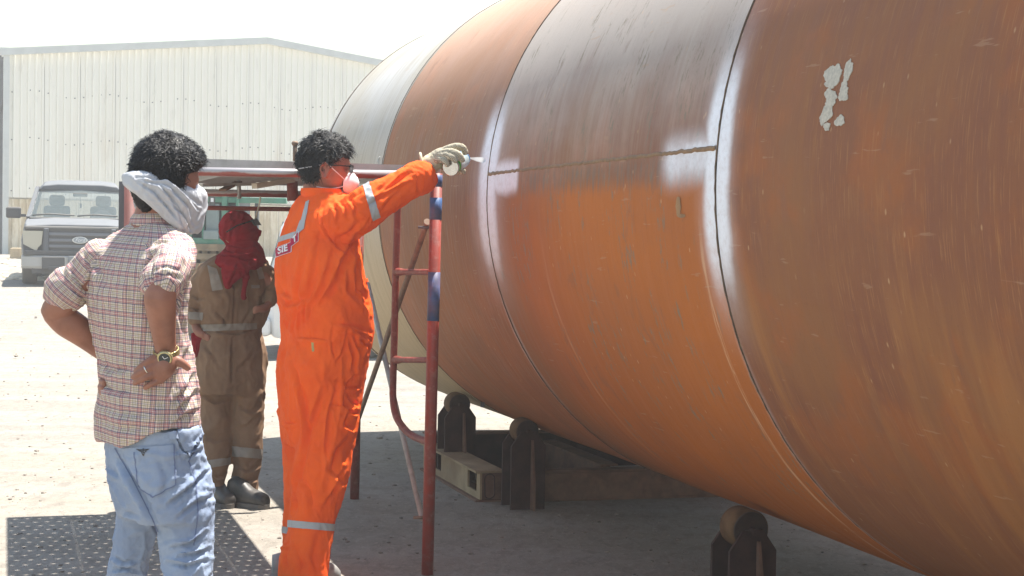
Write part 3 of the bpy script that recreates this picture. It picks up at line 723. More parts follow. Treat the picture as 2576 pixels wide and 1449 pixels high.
plank(n0, n0 + .30, e_d0, e_d1); plank(n0 + .318, n0 + .95, e_d0, e_d1); plank(n0 + .968, n0 + 1.12, e_d0, e_d1)
m = MB(); m.box(C(n0 + .56, e_d0 - .012, zdk - .008), (.60, .003, .017), RVm); m.build('toe_strip', M_galv, sc)
# stub sticking up above the deck behind the worker's head
m = MB(); m.tube([P(742, 405, 7.0), P(742, 366, 7.0)], .009, 10); m.tube([P(742, 366, 7.0), P(742, 360, 7.0), P(742, 355, 7.0)], [.012, .0155, .010], 10); m.build('pin', M_brace, sc)
# ================================================================== DUSTY PICKUP
def dusty(name, col, dustc, amt, rough=.35, metal=0.0, upw=.5):
    n = NT(name); v = n.coord(); f = n.noise(v, 3.5, 6, .65); f2 = n.noise(v, 25, 4, .6)
    g_ = n.n('ShaderNodeNewGeometry'); sp = n.n('ShaderNodeSeparateXYZ'); n.l(g_.outputs['Normal'], sp.inputs[0])
    k = n.math('MULTIPLY_ADD', n.ramp(sp.outputs[2], -.1, .9), upw, amt, clamp=True)
    k = n.math('MULTIPLY', k, n.ramp(n.math('ADD', f, n.math('MULTIPLY', f2, .3)), .3, .75, .65, 1.0))
    c = n.mix(k, col, dustc)
    return n.done(c, n.math('ADD', rough, n.math('MULTIPLY', k, .5), clamp=True), metal, .5)
DUST = srgb(186, 178, 162)
M_tbody = dusty('pickup_paint', srgb(62, 68, 78), srgb(112, 114, 116), .3, .35, 0, .5)
M_tdark = dusty('pickup_black_plastic', srgb(40, 46, 56), DUST, .12, .6, 0, .2)
M_tchrome = dusty('pickup_bumper', srgb(168, 170, 172), srgb(166, 162, 152), .4, .35, .2, .3)
M_tyre = dusty('tyre_rubber', srgb(44, 42, 42), DUST, .28, .8, 0, .3)
M_lamp = dusty('headlamp', srgb(176, 174, 160), srgb(186, 180, 162), .5, .25)
M_seat = simple('seat_fabric', srgb(74, 78, 84), .8)
n = NT('dusty_glass'); v = n.coord(); f = n.noise(v, 3, 5, .6)
n.b.inputs['Transmission Weight'].default_value = 0.0; n.b.inputs['Alpha'].default_value = .34
M_glass = n.done(n.mix(f, srgb(112, 128, 130), srgb(140, 152, 152)), .12, 0, .8); M_glass.blend_method = 'BLEND' if hasattr(M_glass, 'blend_method') else None
TY = 28.4; TS = 145.0; TXc = P(200, 720, TY); TZ = terrain(TY) + .0
tr = thing('pickup_truck', (TXc.x, TY, TZ), 'dusty grey pickup truck facing the camera in front of the warehouse', 'pickup truck')
def T(x, y, z): return Vector((TXc.x + x, TY + y, TZ + z))
tr.rotation_euler.z = math.radians(14.8)
def loft_st(stations, mat, name, parent, smooth=True, bev=None):
    m = MB(); k = len(stations[0]); vs = [T(*p) for st_ in stations for p in st_]; fs = []
    for i in range(len(stations) - 1):
        for j in range(k): fs.append((i * k + j, i * k + (j + 1) % k, (i + 1) * k + (j + 1) % k, (i + 1) * k + j))
    fs += [tuple(range(k)), tuple(range((len(stations) - 1) * k, len(stations) * k))]
    m.add(vs, fs); o = m.build(name, mat, parent)
    if bev:
        md = o.modifiers.new('bev', 'BEVEL'); md.width = bev; md.segments = 3; md.limit_method = 'ANGLE'; md.angle_limit = .5
        o.data.polygons.foreach_set('use_smooth', [True] * len(o.data.polygons)); md.harden_normals = True
    return o
def st8(y, w0, w1, w2, z0, z1, z2, crown=.03):
    return [(-w0, y, z0), (-w1, y, z1), (-w2, y, z2), (-w2 * .5, y, z2 + crown), (w2 * .5, y, z2 + crown), (w2, y, z2), (w1, y, z1), (w0, y, z0)]
loft_st([st8(.10, .93, .97, .90, .42, .78, 1.04), st8(.35, .97, .99, .93, .38, .80, 1.09), st8(1.3, .98, 1.0, .93, .38, .85, 1.17), st8(1.45, .98, 1.0, .95, .38, .85, 1.16), st8(3.5, .98, 1.0, .95, .38, .85, 1.16), st8(5.6, .97, .99, .95, .45, .85, 1.16)], M_tbody, 'body', tr, bev=.03)
def plain(y, w0, w1, z0, z1, c=.03): return [(-w0, y, z0), (-w1, y, z1), (-w1 * .6, y, z1 + c), (w1 * .6, y, z1 + c), (w1, y, z1), (w0, y, z0)]
# cab roof, pillars, glass
loft_st([plain(1.84, .76, .66, 1.69, 1.78), plain(2.1, .77, .62, 1.70, 1.86, .03), plain(3.3, .77, .62, 1.70, 1.86, .03), plain(3.5, .76, .62, 1.68, 1.80)], M_tbody, 'roof', tr, bev=.03)
for s in (-1, 1):
    m = MB(); m.bar(T(s * .90, 1.28, 1.18), T(s * .755, 1.92, 1.74), .07, .06); m.build('windscreen_pillar', M_tbody, tr)
    m = MB(); m.bar(T(s * .90, 3.4, 1.16), T(s * .755, 3.36, 1.74), .09, .09); m.build('rear_pillar', M_tbody, tr)
m = MB(); m.add([T(-.87, 1.30, 1.19), T(.87, 1.30, 1.19), T(.73, 1.90, 1.72), T(-.73, 1.90, 1.72), T(0, 1.26, 1.195), T(0, 1.86, 1.73)], [(0, 4, 5, 3), (4, 1, 2, 5)]); m.build('windscreen', M_glass, tr)
m = MB(); m.add([T(-.84, 3.44, 1.2), T(.84, 3.44, 1.2), T(.72, 3.4, 1.7), T(-.72, 3.4, 1.7)], [(0, 1, 2, 3)]); m.build('rear_window', M_glass, tr)
for s in (-1, 1):
    m = MB(); m.add([T(s * .90, 1.5, 1.18), T(s * .90, 3.3, 1.18), T(s * .77, 3.3, 1.72), T(s * .77, 2.0, 1.72)], [(0, 1, 2, 3)]); m.build('side_window', M_glass, tr)
m = MB(); m.box(T(0, 1.55, 1.14), (.85, .22, .05), None, .03); m.build('dashboard', M_tdark, tr)
for s in (-1, 1):
    m = MB(); m.box(T(s * .42, 2.5, 1.12), (.24, .08, .3), None, .05); se = m.build('seat', M_seat, tr)
    m = MB(); m.box(T(s * .42, 2.47, 1.52), (.14, .05, .10), None, .045); m.build('headrest', M_seat, tr)
m = MB(); m.box(T(0, 1.78, 1.62), (.13, .02, .035), None, .015); m.build('rear_view_mirror', M_tdark, tr)
m = MB(); m.tube([T(.0, 1.75, 1.58), T(.01, 1.75, 1.44)], .006, 6); m.box(T(.01, 1.75, 1.42), (.018, .01, .04)); m.build('hanging_tag', M_tdark, tr)
m = MB(); m.lathe(T(.40, 1.85, 1.18), (0, -.8, .5), [(0, .18), (.02, .185), (.03, .17)], 24); m.build('steering_wheel', M_tdark, tr)
for xa, xb in ((-.83, -.10), (-.05, .66)):
    m = MB(); m.tube([T(xa, 1.22, 1.225), T(xa * .6 + xb * .4, 1.24, 1.255), T(xb, 1.24, 1.235)], .014, 8); m.build('wiper', M_tdark, tr)
m = MB(); m.box(T(0, 1.2, 1.17), (.88, .1, .025), None, .02); m.build('cowl', M_tdark, tr)
# front end
m = MB(); m.box(T(0, .07, .79), (.64, .05, .23), None, .03); m.build('grille_panel', M_tdark, tr)
m = MB(); m.box(T(0, .12, 1.0), (.93, .12, .035), None, .03); m.build('hood_lip', M_tdark, tr)
for k in range(4):
    m = MB(); m.box(T(0, .015, .90 - k * .105), (.52, .02, .026), None, .012); m.build('grille_slat', dusty('slat_dust%d' % k, srgb(92, 98, 110), srgb(130,130,128), .3) if k == 0 else bpy.data.materials['slat_dust0'], tr)
for s in (-1, 1):
    m = MB(); m.box(T(s * .565, .01, .79), (.045, .03, .21), None, .02); m.build('grille_frame', M_tbody, tr)
    m = MB(); m.prism([(s * .62, .99 - .04), (s * .955, .95), (s * .945, .72), (s * .72, .60), (s * .70, .66), (s * .64, .72)], Vector((0, .12, 0)), T(0, .01, 0), Vector((1, 0, 0)), ZV); hl = m.build('headlight', M_lamp, tr)
m = MB(); m.box(T(0, .06, .57), (.93, .08, .045), None, .02); m.build('bumper_cover', M_tdark, tr)
m = MB()
prof = [(-.98, .14), (-.96, .02), (-.70, -.06), (-.3, -.08), (.3, -.08), (.70, -.06), (.96, .02), (.98, .14)]
vs = []; zs = [(.30, .03), (.34, 0), (.50, 0), (.525, .03)]
for (z, dy) in zs:
    for (x, y) in prof: vs.append(T(x, y + dy, z))
fs = []
for i in range(3):
    for j in range(7): fs.append((i * 8 + j, i * 8 + j + 1, (i + 1) * 8 + j + 1, (i + 1) * 8 + j))
m.add(vs, fs); m.build('bumper', M_tchrome, tr)
m = MB(); m.box(T(0, .05, .27), (.80, .06, .06), None, .02); m.build('valance', M_tdark, tr)
for s in (-1, 1):
    m = MB(); m.box(T(s * .44, -.075, .40), (.19, .02, .11), None, .02); b_ = m.build('bumper_insert', M_tdark, tr)
    m = MB(); m.box(T(s * .42, -.10, .31), (.10, .02, .035), None, .012); m.build('tow_hook', M_tdark, b_)
m = MB(); m.box(T(0, -.105, .44), (.20, .012, .085), None, .008); pl = m.build('number_plate', simple('plate_dust', srgb(120, 124, 128), .6), tr)
def text_mesh(s, size, ext=.003, shear=0.0, name='lettering', bold=0.0):
    cu = bpy.data.curves.new('t', 'FONT'); cu.body = s; cu.size = size; cu.extrude = ext; cu.align_x = 'CENTER'; cu.align_y = 'CENTER'; cu.shear = shear; cu.offset = bold; cu.resolution_u = 3
    o = bpy.data.objects.new('t', cu); COL.objects.link(o); bpy.context.view_layer.update()
    me = bpy.data.meshes.new_from_object(o.evaluated_get(bpy.context.evaluated_depsgraph_get())); bpy.data.objects.remove(o); me.name = name; return me
def place(me, M): me.transform(M); return me
Xp = Matrix(((1, 0, 0, 0), (0, 0, -1, 0), (0, 1, 0, 0), (0, 0, 0, 1)))   # text plane to X-Z, facing -Y
M_wht = simple('white_letter', (.75, .75, .75), .5, 0, .05)
link('lettering', place(text_mesh('20', .10), Matrix.Translation(T(-.08, -.12, .415)) @ Xp), M_wht, pl)
m = MB(); m.lathe(T(0, -.005, .80), (0, -1, 0), [(0, .13), (.012, .13), (.02, .12)], 36, False)
m.v = [(TXc.x + (v_[0] - TXc.x) * 1.0, v_[1], TZ + .80 + (v_[2] - TZ - .80) * .47) for v_ in m.v]; em = m.build('emblem', simple('emblem_silver', srgb(214, 214, 210), .35, .3, .05), tr)
m = MB(); m.lathe(T(0, -.023, .80), (0, -1, 0), [(0, .11), (.004, .11)], 36, False)
m.v = [(v_[0], v_[1], TZ + .80 + (v_[2] - TZ - .80) * .44) for v_ in m.v]; m.build('emblem_field', simple('emblem_field', srgb(150, 158, 166), .4, .2, .05), em)
link('lettering', place(text_mesh('Ford', .085, .002, .35), Matrix.Translation(T(0, -.030, .80)) @ Xp), M_wht, em)
for s in (-1, 1):
    m = MB(); m.box(T(s * 1.16, 1.45, 1.27), (.13, .05, .10), None, .03); mi = m.build('side_mirror', M_tdark, tr)
    m = MB(); m.bar(T(s * .95, 1.48, 1.22), T(s * 1.08, 1.46, 1.22), .06, .05); m.build('mirror_arm', M_tdark, mi)
    for yy in (.95, 4.6):
        m = MB(); m.lathe(T(s * .98, yy, .39), (-s, 0, 0), [(0, .25), (.0, .36), (.03, .39), (.22, .39), (.25, .36), (.25, .2)], 40); wl = m.build('wheel', M_tyre, tr)
        m = MB(); m.lathe(T(s * .985, yy, .39), (-s, 0, 0), [(0, .05), (.01, .08), (.04, .20), (.0, .24), (.02, .25)], 28); m.build('rim', M_tchrome, wl)
m = MB(); m.box(T(0, 1.6, .32), (.7, 1.4, .08)); m.build('underbody', M_tdark, tr)

# ================================================================== WHITE VAN behind the scaffold
M_van = simple('white_van_paint', (.80, .80, .79), .35, 0, .03, 3, dust=srgb(210, 204, 192), dustamt=.3)
M_vglass = simple('grey_dusty_window', srgb(128, 134, 134), .3, 0, .15, 6, dust=srgb(160, 158, 148), dustamt=.6)
M_tail = simple('tail_lamp', srgb(170, 30, 36), .3, 0, .15, 20)
VA = math.radians(-4); vo = G(700, 905); vz = terrain(vo.y)
VX = Vector((math.cos(VA), -math.sin(VA) * -1, 0)); VX = Vector((math.cos(math.radians(6)), math.sin(math.radians(6)), 0)); VY = Vector((-VX.y, VX.x, 0))
def V3(x, y, z): return Vector((vo.x, vo.y, vz)) + VX * x + VY * y + ZV * z
van = thing('white_van', (vo.x, vo.y, vz), 'white van parked on the sand behind the scaffold, mostly hidden by the man in orange', 'van')
def vst(x, y0, y1, zb, zw, zt, tin):
    return [V3(x, y0 + .04, zb), V3(x, y0, zb + .12), V3(x, y0, zw), V3(x, y0 + tin, zt - .12), V3(x, y0 + tin + .10, zt), V3(x, y1 - tin - .10, zt), V3(x, y1 - tin, zt - .12), V3(x, y1, zw), V3(x, y1, zb + .12), V3(x, y1 - .04, zb)]
sts = [vst(-.16, .15, 1.70, .35, .95, 1.0, .02), vst(-.06, .03, 1.80, .26, 1.0, 1.2, .04), vst(.0, .0, 1.85, .25, 1.0, 1.55, .06), vst(.12, 0, 1.85, .25, 1.0, 1.76, .08), vst(.4, 0, 1.85, .25, 1.02, 1.83, .09), vst(3.6, 0, 1.85, .25, 1.02, 1.83, .09), vst(4.1, 0, 1.85, .25, 1.0, 1.5, .1), vst(4.5, 0, 1.85, .25, .98, 1.1, .06), vst(5.2, .04, 1.80, .25, .8, .95, .05)]
m = MB(); k = 10; vs = [p for s_ in sts for p in s_]; fs = []
for i in range(len(sts) - 1):
    for j in range(k): fs.append((i * k + j, i * k + (j + 1) % k, (i + 1) * k + (j + 1) % k, (i + 1) * k + j))
fs += [tuple(range(k)), tuple(range((len(sts) - 1) * k, len(sts) * k))]
m.add(vs, fs); vb = m.build('body', M_van, van)
md = vb.modifiers.new('bev', 'BEVEL'); md.width = .04; md.segments = 3; md.limit_method = 'ANGLE'; md.angle_limit = .35; vb.data.polygons.foreach_set('use_smooth', [True] * len(vb.data.polygons)); md.harden_normals = True
m = MB(); m.add([V3(.035, -.012, 1.02), V3(.20, -.012, 1.02), V3(.235, .035, 1.62), V3(.13, .06, 1.66)], [(0, 1, 2, 3)]); 
for xa, xb in ((.52, 1.5), (1.62, 2.6), (2.7, 3.6)):
    m2 = MB(); m2.prism([(xa, 1.05), (xb, 1.05), (xb, 1.6), (xa + (.08 if xa < .6 else 0), 1.6)], VY * .03, V3(0, .0, 0) - VY * .0, VX, ZV)
    m2.v = [tuple(Vector(v_) + VY * ((v_[2] - vz - 1.02) * .14 - .02)) for v_ in m2.v]; m2.build('side_window', M_vglass, van)
m = MB(); q = [V3(-.10, .18, 1.05), V3(-.10, 1.66, 1.05), V3(.05, 1.56, 1.62), V3(.05, .28, 1.62)]; m.add([p - VX * .03 for p in q] + q, [(0, 1, 2, 3), (4, 5, 6, 7), (0, 1, 5, 4), (1, 2, 6, 5), (2, 3, 7, 6), (3, 0, 4, 7)]); m.build('rear_window', M_vglass, van)
m = MB(); m.box(V3(.35, -.004, 1.15), (.006, .006, .66)); m.build('door_gap', M_tdark, van)
m = MB(); m.box(V3(-.02, .02, .74), (.07, .05, .08), None, .02); m.build('tail_light', M_tail, van)
m = MB(); m.box(V3(-.10, .9, .38), (.09, .9, .11), None, .05); m.build('rear_bumper', M_van, van)
for xx in (.95, 4.2):
    for yy, s in ((.02, 1), (1.83, -1)):
        m = MB(); m.lathe(V3(xx, yy, .33), VY * s, [(0, .2), (0, .31), (.02, .33), (.2, .33), (.2, .2)], 32); wl = m.build('wheel', M_tyre, van)
m = MB(); m.box(V3(2.5, .9, .27), (2.3, .8, .06), Matrix.Rotation(math.radians(6), 3, 'Z')); m.build('underbody', M_tdark, van)

# ================================================================== GREEN MACHINE on timbers
M_green = simple('green_machine_paint', srgb(52, 118, 98), .5, .1, .2, 8, dust=srgb(150, 158, 140), dustamt=.35)
M_gdark = simple('dark_recess', srgb(50, 58, 60), .8)
M_panelg = simple('control_panel_grey', srgb(128, 140, 138), .5, 0, .1, 6)
M_wood = simple('old_timber', srgb(136, 120, 98), .9, 0, .25, 7, .2, .2)
GY_ = 22.0
def GB(m, x0, x1, y0, y1, dep=.3, off=0.0, bev=0.0):
    a = P(x0, y1, GY_ + off); b = P(x1, y0, GY_ + off); return m.box(Vector(((a.x + b.x) / 2, GY_ + off + dep / 2, (a.z + b.z) / 2)), (abs(b.x - a.x) / 2, dep / 2, abs(b.z - a.z) / 2), None, bev)
gm = thing('generator', (P(520, 640, GY_).x, GY_, terrain(GY_)), 'green machine cabinet with grey control panel on a pallet beyond the scaffold rails', 'generator')
m = MB(); GB(m, 470, 600, 486, 612, 1.0, .12); m.build('housing', M_gdark, gm)
for x0, x1 in ((470, 484), (507, 514), (556, 572), (592, 600)):
    m = MB(); GB(m, x0, x1, 480, 612, .1, 0, .01); m.build('frame_post', M_green, gm)
m = MB(); GB(m, 470, 600, 600, 614, .14, -.02, .01); m.build('frame_beam', M_green, gm)
m = MB(); GB(m, 470, 720, 498, 508, .14, .03, .01); m.build('frame_beam', M_green, gm)
m = MB(); GB(m, 470, 600, 478, 488, 1.1, -.02, .01); m.build('top_plate', M_green, gm)
m = MB(); GB(m, 517, 552, 512, 585, .06, .05, .01); m.build('door', M_panelg, gm)
m = MB(); GB(m, 526, 541, 496, 522, .05, .02, .01); gx = m.build('gauge_box', M_tdark, gm)
m = MB(); GB(m, 530, 537, 498, 508, .02, .0); m.build('gauge', M_wht, gx)
m = MB(); GB(m, 511, 549, 580, 602, .12, -.05, .01); m.build('battery', M_panelg, gm)
m = MB(); GB(m, 640, 650, 508, 600, .1, .5); m.build('frame_post', M_tdark, gm)
pal = thing('pallet', (P(520, 700, GY_).x, GY_, terrain(GY_)), 'weathered timber pallet and bearers stacked under the green machine', 'pallet')
for k, (y0, y1) in enumerate(((616, 630), (640, 652), (664, 676))):
    for j in range(3):
        m = MB(); GB(m, 462 + 4 * k, 640 - 12 * k, y0, y1, .12, -.05 + j * .45); m.build('board', M_wood, pal)
for k in range(8):
    m = MB(); x0 = 466 + k * 21; GB(m, x0, x0 + 14, 630, 640, 1.0, 0); m.build('block', M_wood, pal)
for k in range(5):
    m = MB(); x0 = 470 + k * 34; GB(m, x0, x0 + 20, 652, 664, 1.0, 0); m.build('block', M_wood, pal)
m = MB(); GB(m, 470, 610, 676, 874, .9, .05); m.build('bearer_stack', M_wood, pal)
# battens under the deck
M_pvc = simple('pale_plank', srgb(196, 188, 170), .8, 0, .12, 6)
for (x0, y0, x1, y1, w_, mt) in ((640, 468, 735, 452, 13, M_pvc), (505, 466, 640, 463, 8, M_galv), (560, 478, 600, 458, 5, M_rust)):
    m = MB(); m.bar(P(x0, y0, 8.3), P(x1, y1, 8.5), .04, px(w_, 8.4)); m.build('batten', mt, sc)
# rope tied down from the rail
m = MB(); m.tube(smooth_path([P(655, 494, 8.75), P(652, 515, 8.78), P(645, 540, 8.9), P(640, 556, 9.0)]), .004, 6); o = m.build('rope', M_pvc); tag(o, 'thin pale cord hanging from the lower scaffold rail in front of the white van', 'cord')
# ================================================================== PEOPLE: tools
def sec(xl, xr, y, Y, ratio=.62, psi=0.0, tilt=0.0):
    """cross-section of a trunk or leg: outline xl..xr at height y (px), distance Y, facing angle psi"""
    W = (xr - xl) / 2 * Y / FPX; c = P((xl + xr) / 2, y, Y); s, k = math.sin(psi), math.cos(psi)
    a = W / math.sqrt(s * s + (ratio * k) ** 2)
    A = Vector((-s, k, 0)) * a; B = Vector((k, s, 0)) * a * ratio
    if tilt: A = A + ZV * (tilt * (A.x))
    return (c, A, B)
def _cr(p0, p1, p2, p3, t):
    return .5 * ((2 * p1) + (p2 - p0) * t + (2 * p0 - 5 * p1 + 4 * p2 - p3) * t * t + (3 * p1 - p0 - 3 * p2 + p3) * t ** 3)
def loft(m, secs, n=28, sub=4, ex=2.3, cap=True):
    S = []
    for i in range(len(secs) - 1):
        q = [secs[max(i - 1, 0)], secs[i], secs[i + 1], secs[min(i + 2, len(secs) - 1)]]
        for k in range(sub): S.append(tuple(_cr(q[0][j], q[1][j], q[2][j], q[3][j], k / sub) for j in range(3)))
    S.append(secs[-1])
    vs = []; fs = []
    for (c, A, B) in S:
        for k in range(n):
            a = 2 * math.pi * k / n; ca, sa = math.cos(a), math.sin(a)
            x = math.copysign(abs(ca) ** (2 / ex), ca); y = math.copysign(abs(sa) ** (2 / ex), sa)
            vs.append(c + A * x + B * y)
    for i in range(len(S) - 1):
        for k in range(n): fs.append((i * n + k, i * n + (k + 1) % n, (i + 1) * n + (k + 1) % n, (i + 1) * n + k))
    if cap: fs += [tuple(reversed(range(n))), tuple(range((len(S) - 1) * n, len(S) * n))]
    m.add(vs, fs, True); return m
def ptube(m, pts, n=20, sub=4, flat=None, k=1.0):
    """limb through (x, y, Y, radius px)"""
    pp = [P(x, y, Y) for (x, y, Y, r) in pts]; rr = [px(r, Y) * k for (x, y, Y, r) in pts]
    path = smooth_path(pp, sub); R_ = []
    for i in range(len(rr) - 1):
        a0, a1, a2, a3 = rr[max(i - 1, 0)], rr[i], rr[i + 1], rr[min(i + 2, len(rr) - 1)]
        for j in range(sub): R_.append(max(_cr(a0, a1, a2, a3, j / sub), .002))
    R_.append(rr[-1])
    # rounded ends
    t0 = (path[0] - path[1]).normalized(); t1 = (path[-1] - path[-2]).normalized()
    path = [path[0] + t0 * R_[0] * .5] + path + [path[-1] + t1 * R_[-1] * .5]; R_ = [R_[0] * .7] + R_ + [R_[-1] * .7]
    m.tube(path, R_, n); return m
def remesh(m, voxel, smooth=4, name='tmp'):
    me = m.mesh(name); o = bpy.data.objects.new(name, me); COL.objects.link(o)
    md = o.modifiers.new('r', 'REMESH'); md.mode = 'VOXEL'; md.voxel_size = voxel; md.adaptivity = 0
    if smooth: s_ = o.modifiers.new('s', 'SMOOTH'); s_.factor = .5; s_.iterations = smooth
    dg = bpy.context.evaluated_depsgraph_get(); out = bpy.data.meshes.new_from_object(o.evaluated_get(dg)); bpy.data.objects.remove(o); bpy.data.meshes.remove(me); out.name = name
    out.polygons.foreach_set('use_smooth', [True] * len(out.polygons)); return out
def co_of(me):
    a = np.empty(len(me.vertices) * 3); me.vertices.foreach_get('co', a); return a.reshape(-1, 3)
def no_of(me):
    a = np.empty(len(me.vertices) * 3); me.vertices.foreach_get('normal', a); return a.reshape(-1, 3)
def set_co(me, c): me.vertices.foreach_set('co', c.ravel()); me.update()
_fw, _rt, _up = np.array(FW), np.array(RT), np.array(UP)
def to_px(c):
    q = c - np.array([0, 0, HCAM]); z = q @ _fw; return np.stack([1288 + FPX * (q @ _rt) / z, 724.5 - FPX * (q @ _up) / z], -1)
def seg_dist(p, a, b):
    a, b = np.array(a, float), np.array(b, float); d = b - a; t = np.clip(((p - a) @ d) / (d @ d), 0, 1); q = a + t[:, None] * d
    return np.hypot(*(p - q).T), t
def crease(me, lines, Y):
    """soft valleys with a ridge beside them along given lines (px) on the side facing the viewer"""
    c = co_of(me); n = no_of(me); p = to_px(c); view = c - np.array([0, 0, HCAM]); view /= np.linalg.norm(view, axis=1)[:, None]
    face = sstep(-(n * view).sum(1), .0, .35); disp = np.zeros(len(c))
    for (pts, w_, dp) in lines:
        best = np.full(len(c), 1e9); sgn = np.zeros(len(c)); L = len(pts) - 1; tt = np.zeros(len(c))
        for i in range(L):
            d, t = seg_dist(p, pts[i], pts[i + 1]); a, b = np.array(pts[i], float), np.array(pts[i + 1], float)
            e = b - a; cr = (e[0] * (p[:, 1] - a[1]) - e[1] * (p[:, 0] - a[0])); k = d < best
            best[k] = d[k]; sgn[k] = np.sign(cr[k]); tt[k] = (i + t[k]) / L
        fade = np.sin(np.pi * np.clip(tt, .04, .96)) ** .5; sd = best * sgn
        disp += dp * fade * (-np.exp(-(sd / w_) ** 2) + .75 * np.exp(-((sd - 2.0 * w_) / (1.3 * w_)) ** 2))
    set_co(me, c + n * (disp * face)[:, None]); return me
def folds(me, amp, scale=(9, 9, 4), warp=.5, mask=None, power=1.6, seed=0.0):
    c = co_of(me); n = no_of(me); q = c * np.array(scale) + seed
    w1 = fbm(q * .6 + 5, 2) - .5; q = q + warp * 3 * w1[:, None]
    r = 1 - np.abs(2 * fbm(q, 2) - 1) * 2.2; r = np.clip(r, 0, 1) ** power
    d = amp * (r - .45)
    if mask is not None: d = d * mask(c, to_px(c))
    set_co(me, c + n * d[:, None]); return me
def smooth_mesh(me, it=2, fac=.5):
    o = bpy.data.objects.new('t', me); COL.objects.link(o); s_ = o.modifiers.new('s', 'SMOOTH'); s_.factor = fac; s_.iterations = it
    dg = bpy.context.evaluated_depsgraph_get(); out = bpy.data.meshes.new_from_object(o.evaluated_get(dg)); bpy.data.objects.remove(o)
    out.polygons.foreach_set('use_smooth', [True] * len(out.polygons)); return out
def cut_patch(src, planes, off, name, mat, parent, thick=None, region=None, keep=None):
    """piece of a garment surface cut out by planes (point, normal: the kept side is where normal points), lifted by off"""
    bm = bmesh.new(); bm.from_mesh(src)
    if region:
        kill = [f for f in bm.faces if not region(f.calc_center_median(), f.normal)]; bmesh.ops.delete(bm, geom=kill, context='FACES')
    for (co, no) in planes:
        g_ = bm.verts[:] + bm.edges[:] + bm.faces[:]
        if not bm.faces: break
        bmesh.ops.bisect_plane(bm, geom=g_, plane_co=co, plane_no=no, clear_inner=True, clear_outer=False)
    if keep:
        kill = [f for f in bm.faces if not keep(f.calc_center_median(), f.normal)]; bmesh.ops.delete(bm, geom=kill, context='FACES')
    bm.normal_update()
    ns = {v: v.normal.copy() for v in bm.verts}
    for v in bm.verts: v.co += ns[v] * off
    if thick:
        b_edges = [e for e in bm.edges if e.is_boundary]
        r_ = bmesh.ops.extrude_edge_only(bm, edges=b_edges); nv = [g_ for g_ in r_['geom'] if isinstance(g_, bmesh.types.BMVert)]
        for v in nv: v.co -= v.normal * 0 
        kd = {}
        for e in r_['geom']:
            if isinstance(e, bmesh.types.BMVert):
                for le in e.link_edges:
                    o2 = le.other_vert(e)
                    if o2 in ns: kd[e] = ns[o2]
        for v in nv:
            if v in kd: v.co -= kd[v] * thick
    me = bpy.data.meshes.new(name); bm.to_mesh(me); bm.free(); me.polygons.foreach_set('use_smooth', [True] * len(me.polygons))
    if not len(me.polygons): return None
    return link(name, me, mat, parent)
def band_planes(a, b, w_, axis=None):
    """two planes enclosing a band of width w_ whose centre line in the picture runs a-b: given two 3D points"""
    pass
def vplane(pa, pb, Y, side):
    """plane through the viewpoint line pa-pb (px); keeps the side given by the sign"""
    o = Vector((0, 0, HCAM)); A = P(pa[0], pa[1], Y) - o; B = P(pb[0], pb[1], Y) - o; return (A + o, A.cross(B).normalized() * side)
def lplane(p, nrm): return (p, nrm)
def quad_planes(pts, Y):
    """planes through the four sides of a picture quad given clockwise on screen"""
    out = []
    cx = sum(p[0] for p in pts) / len(pts); cy = sum(p[1] for p in pts) / len(pts); c = P(cx, cy, Y)
    for i in range(len(pts)):
        co, no = vplane(pts[i], pts[(i + 1) % len(pts)], Y, 1)
        if (c - co).dot(no) < 0: no = -no
        out.append((co, no))
    return out
def facing(c, nrm):
    return (c - Vector((0, 0, HCAM))).dot(nrm) < -.02 * (c.length)
# ------------------------------------------------ head
def head_pts(sc_=1.0, nu=56, nv_=44, jaw=1.0):
    vs = []; fs = []
    for j in range(nv_ + 1):
        th = math.pi * j / nv_
        for i in range(nu):
            ph = 2 * math.pi * i / nu
            d = Vector((math.sin(th) * math.cos(ph), math.sin(th) * math.sin(ph), math.cos(th)))
            x, y, z = d.x * .098, d.y * .078, d.z * .118
            if z < 0:
                t = -z / .118; y *= 1 - .30 * t ** 1.3; x = x * (1 - .28 * t) + .018 * t
                if d.x < 0: x += .035 * t * (-d.x)
            if d.x < 0: x *= 1.0
            if d.x > .3: x = x * .97
            def gb(cy, cz, sy, sz, amp):
                nonlocal x
                if d.x > 0: x += amp * math.exp(-((y - cy) / sy) ** 2 - ((z - cz) / sz) ** 2)
            gb(0, -.022, .010, .016, .022); gb(0, -.004, .007, .022, .010); gb(0, .024, .04, .010, .005)
            for s in (-1, 1): gb(s * .031, .006, .016, .011, -.009); gb(s * .036, -.028, .02, .018, .004)
            gb(0, -.052, .020, .005, .006); gb(0, -.062, .018, .005, .006); gb(0, -.057, .022, .0025, -.004); gb(0, -.092, .018, .014, .008); gb(0, -.076, .02, .006, -.003)
            vs.append((x * sc_, y * sc_, z * sc_))
    for j in range(nv_):
        for i in range(nu): fs.append((j * nu + i, j * nu + (i + 1) % nu, (j + 1) * nu + (i + 1) % nu, (j + 1) * nu + i))
    return vs, fs
def frame_of(center, fwd, up=ZV):
    x = Vector(fwd).normalized(); z = Vector(up) - x * Vector(up).dot(x); z.normalize(); y = z.cross(x)
    return Matrix(((x.x, y.x, z.x, center.x), (x.y, y.y, z.y, center.y), (x.z, y.z, z.z, center.z), (0, 0, 0, 1)))
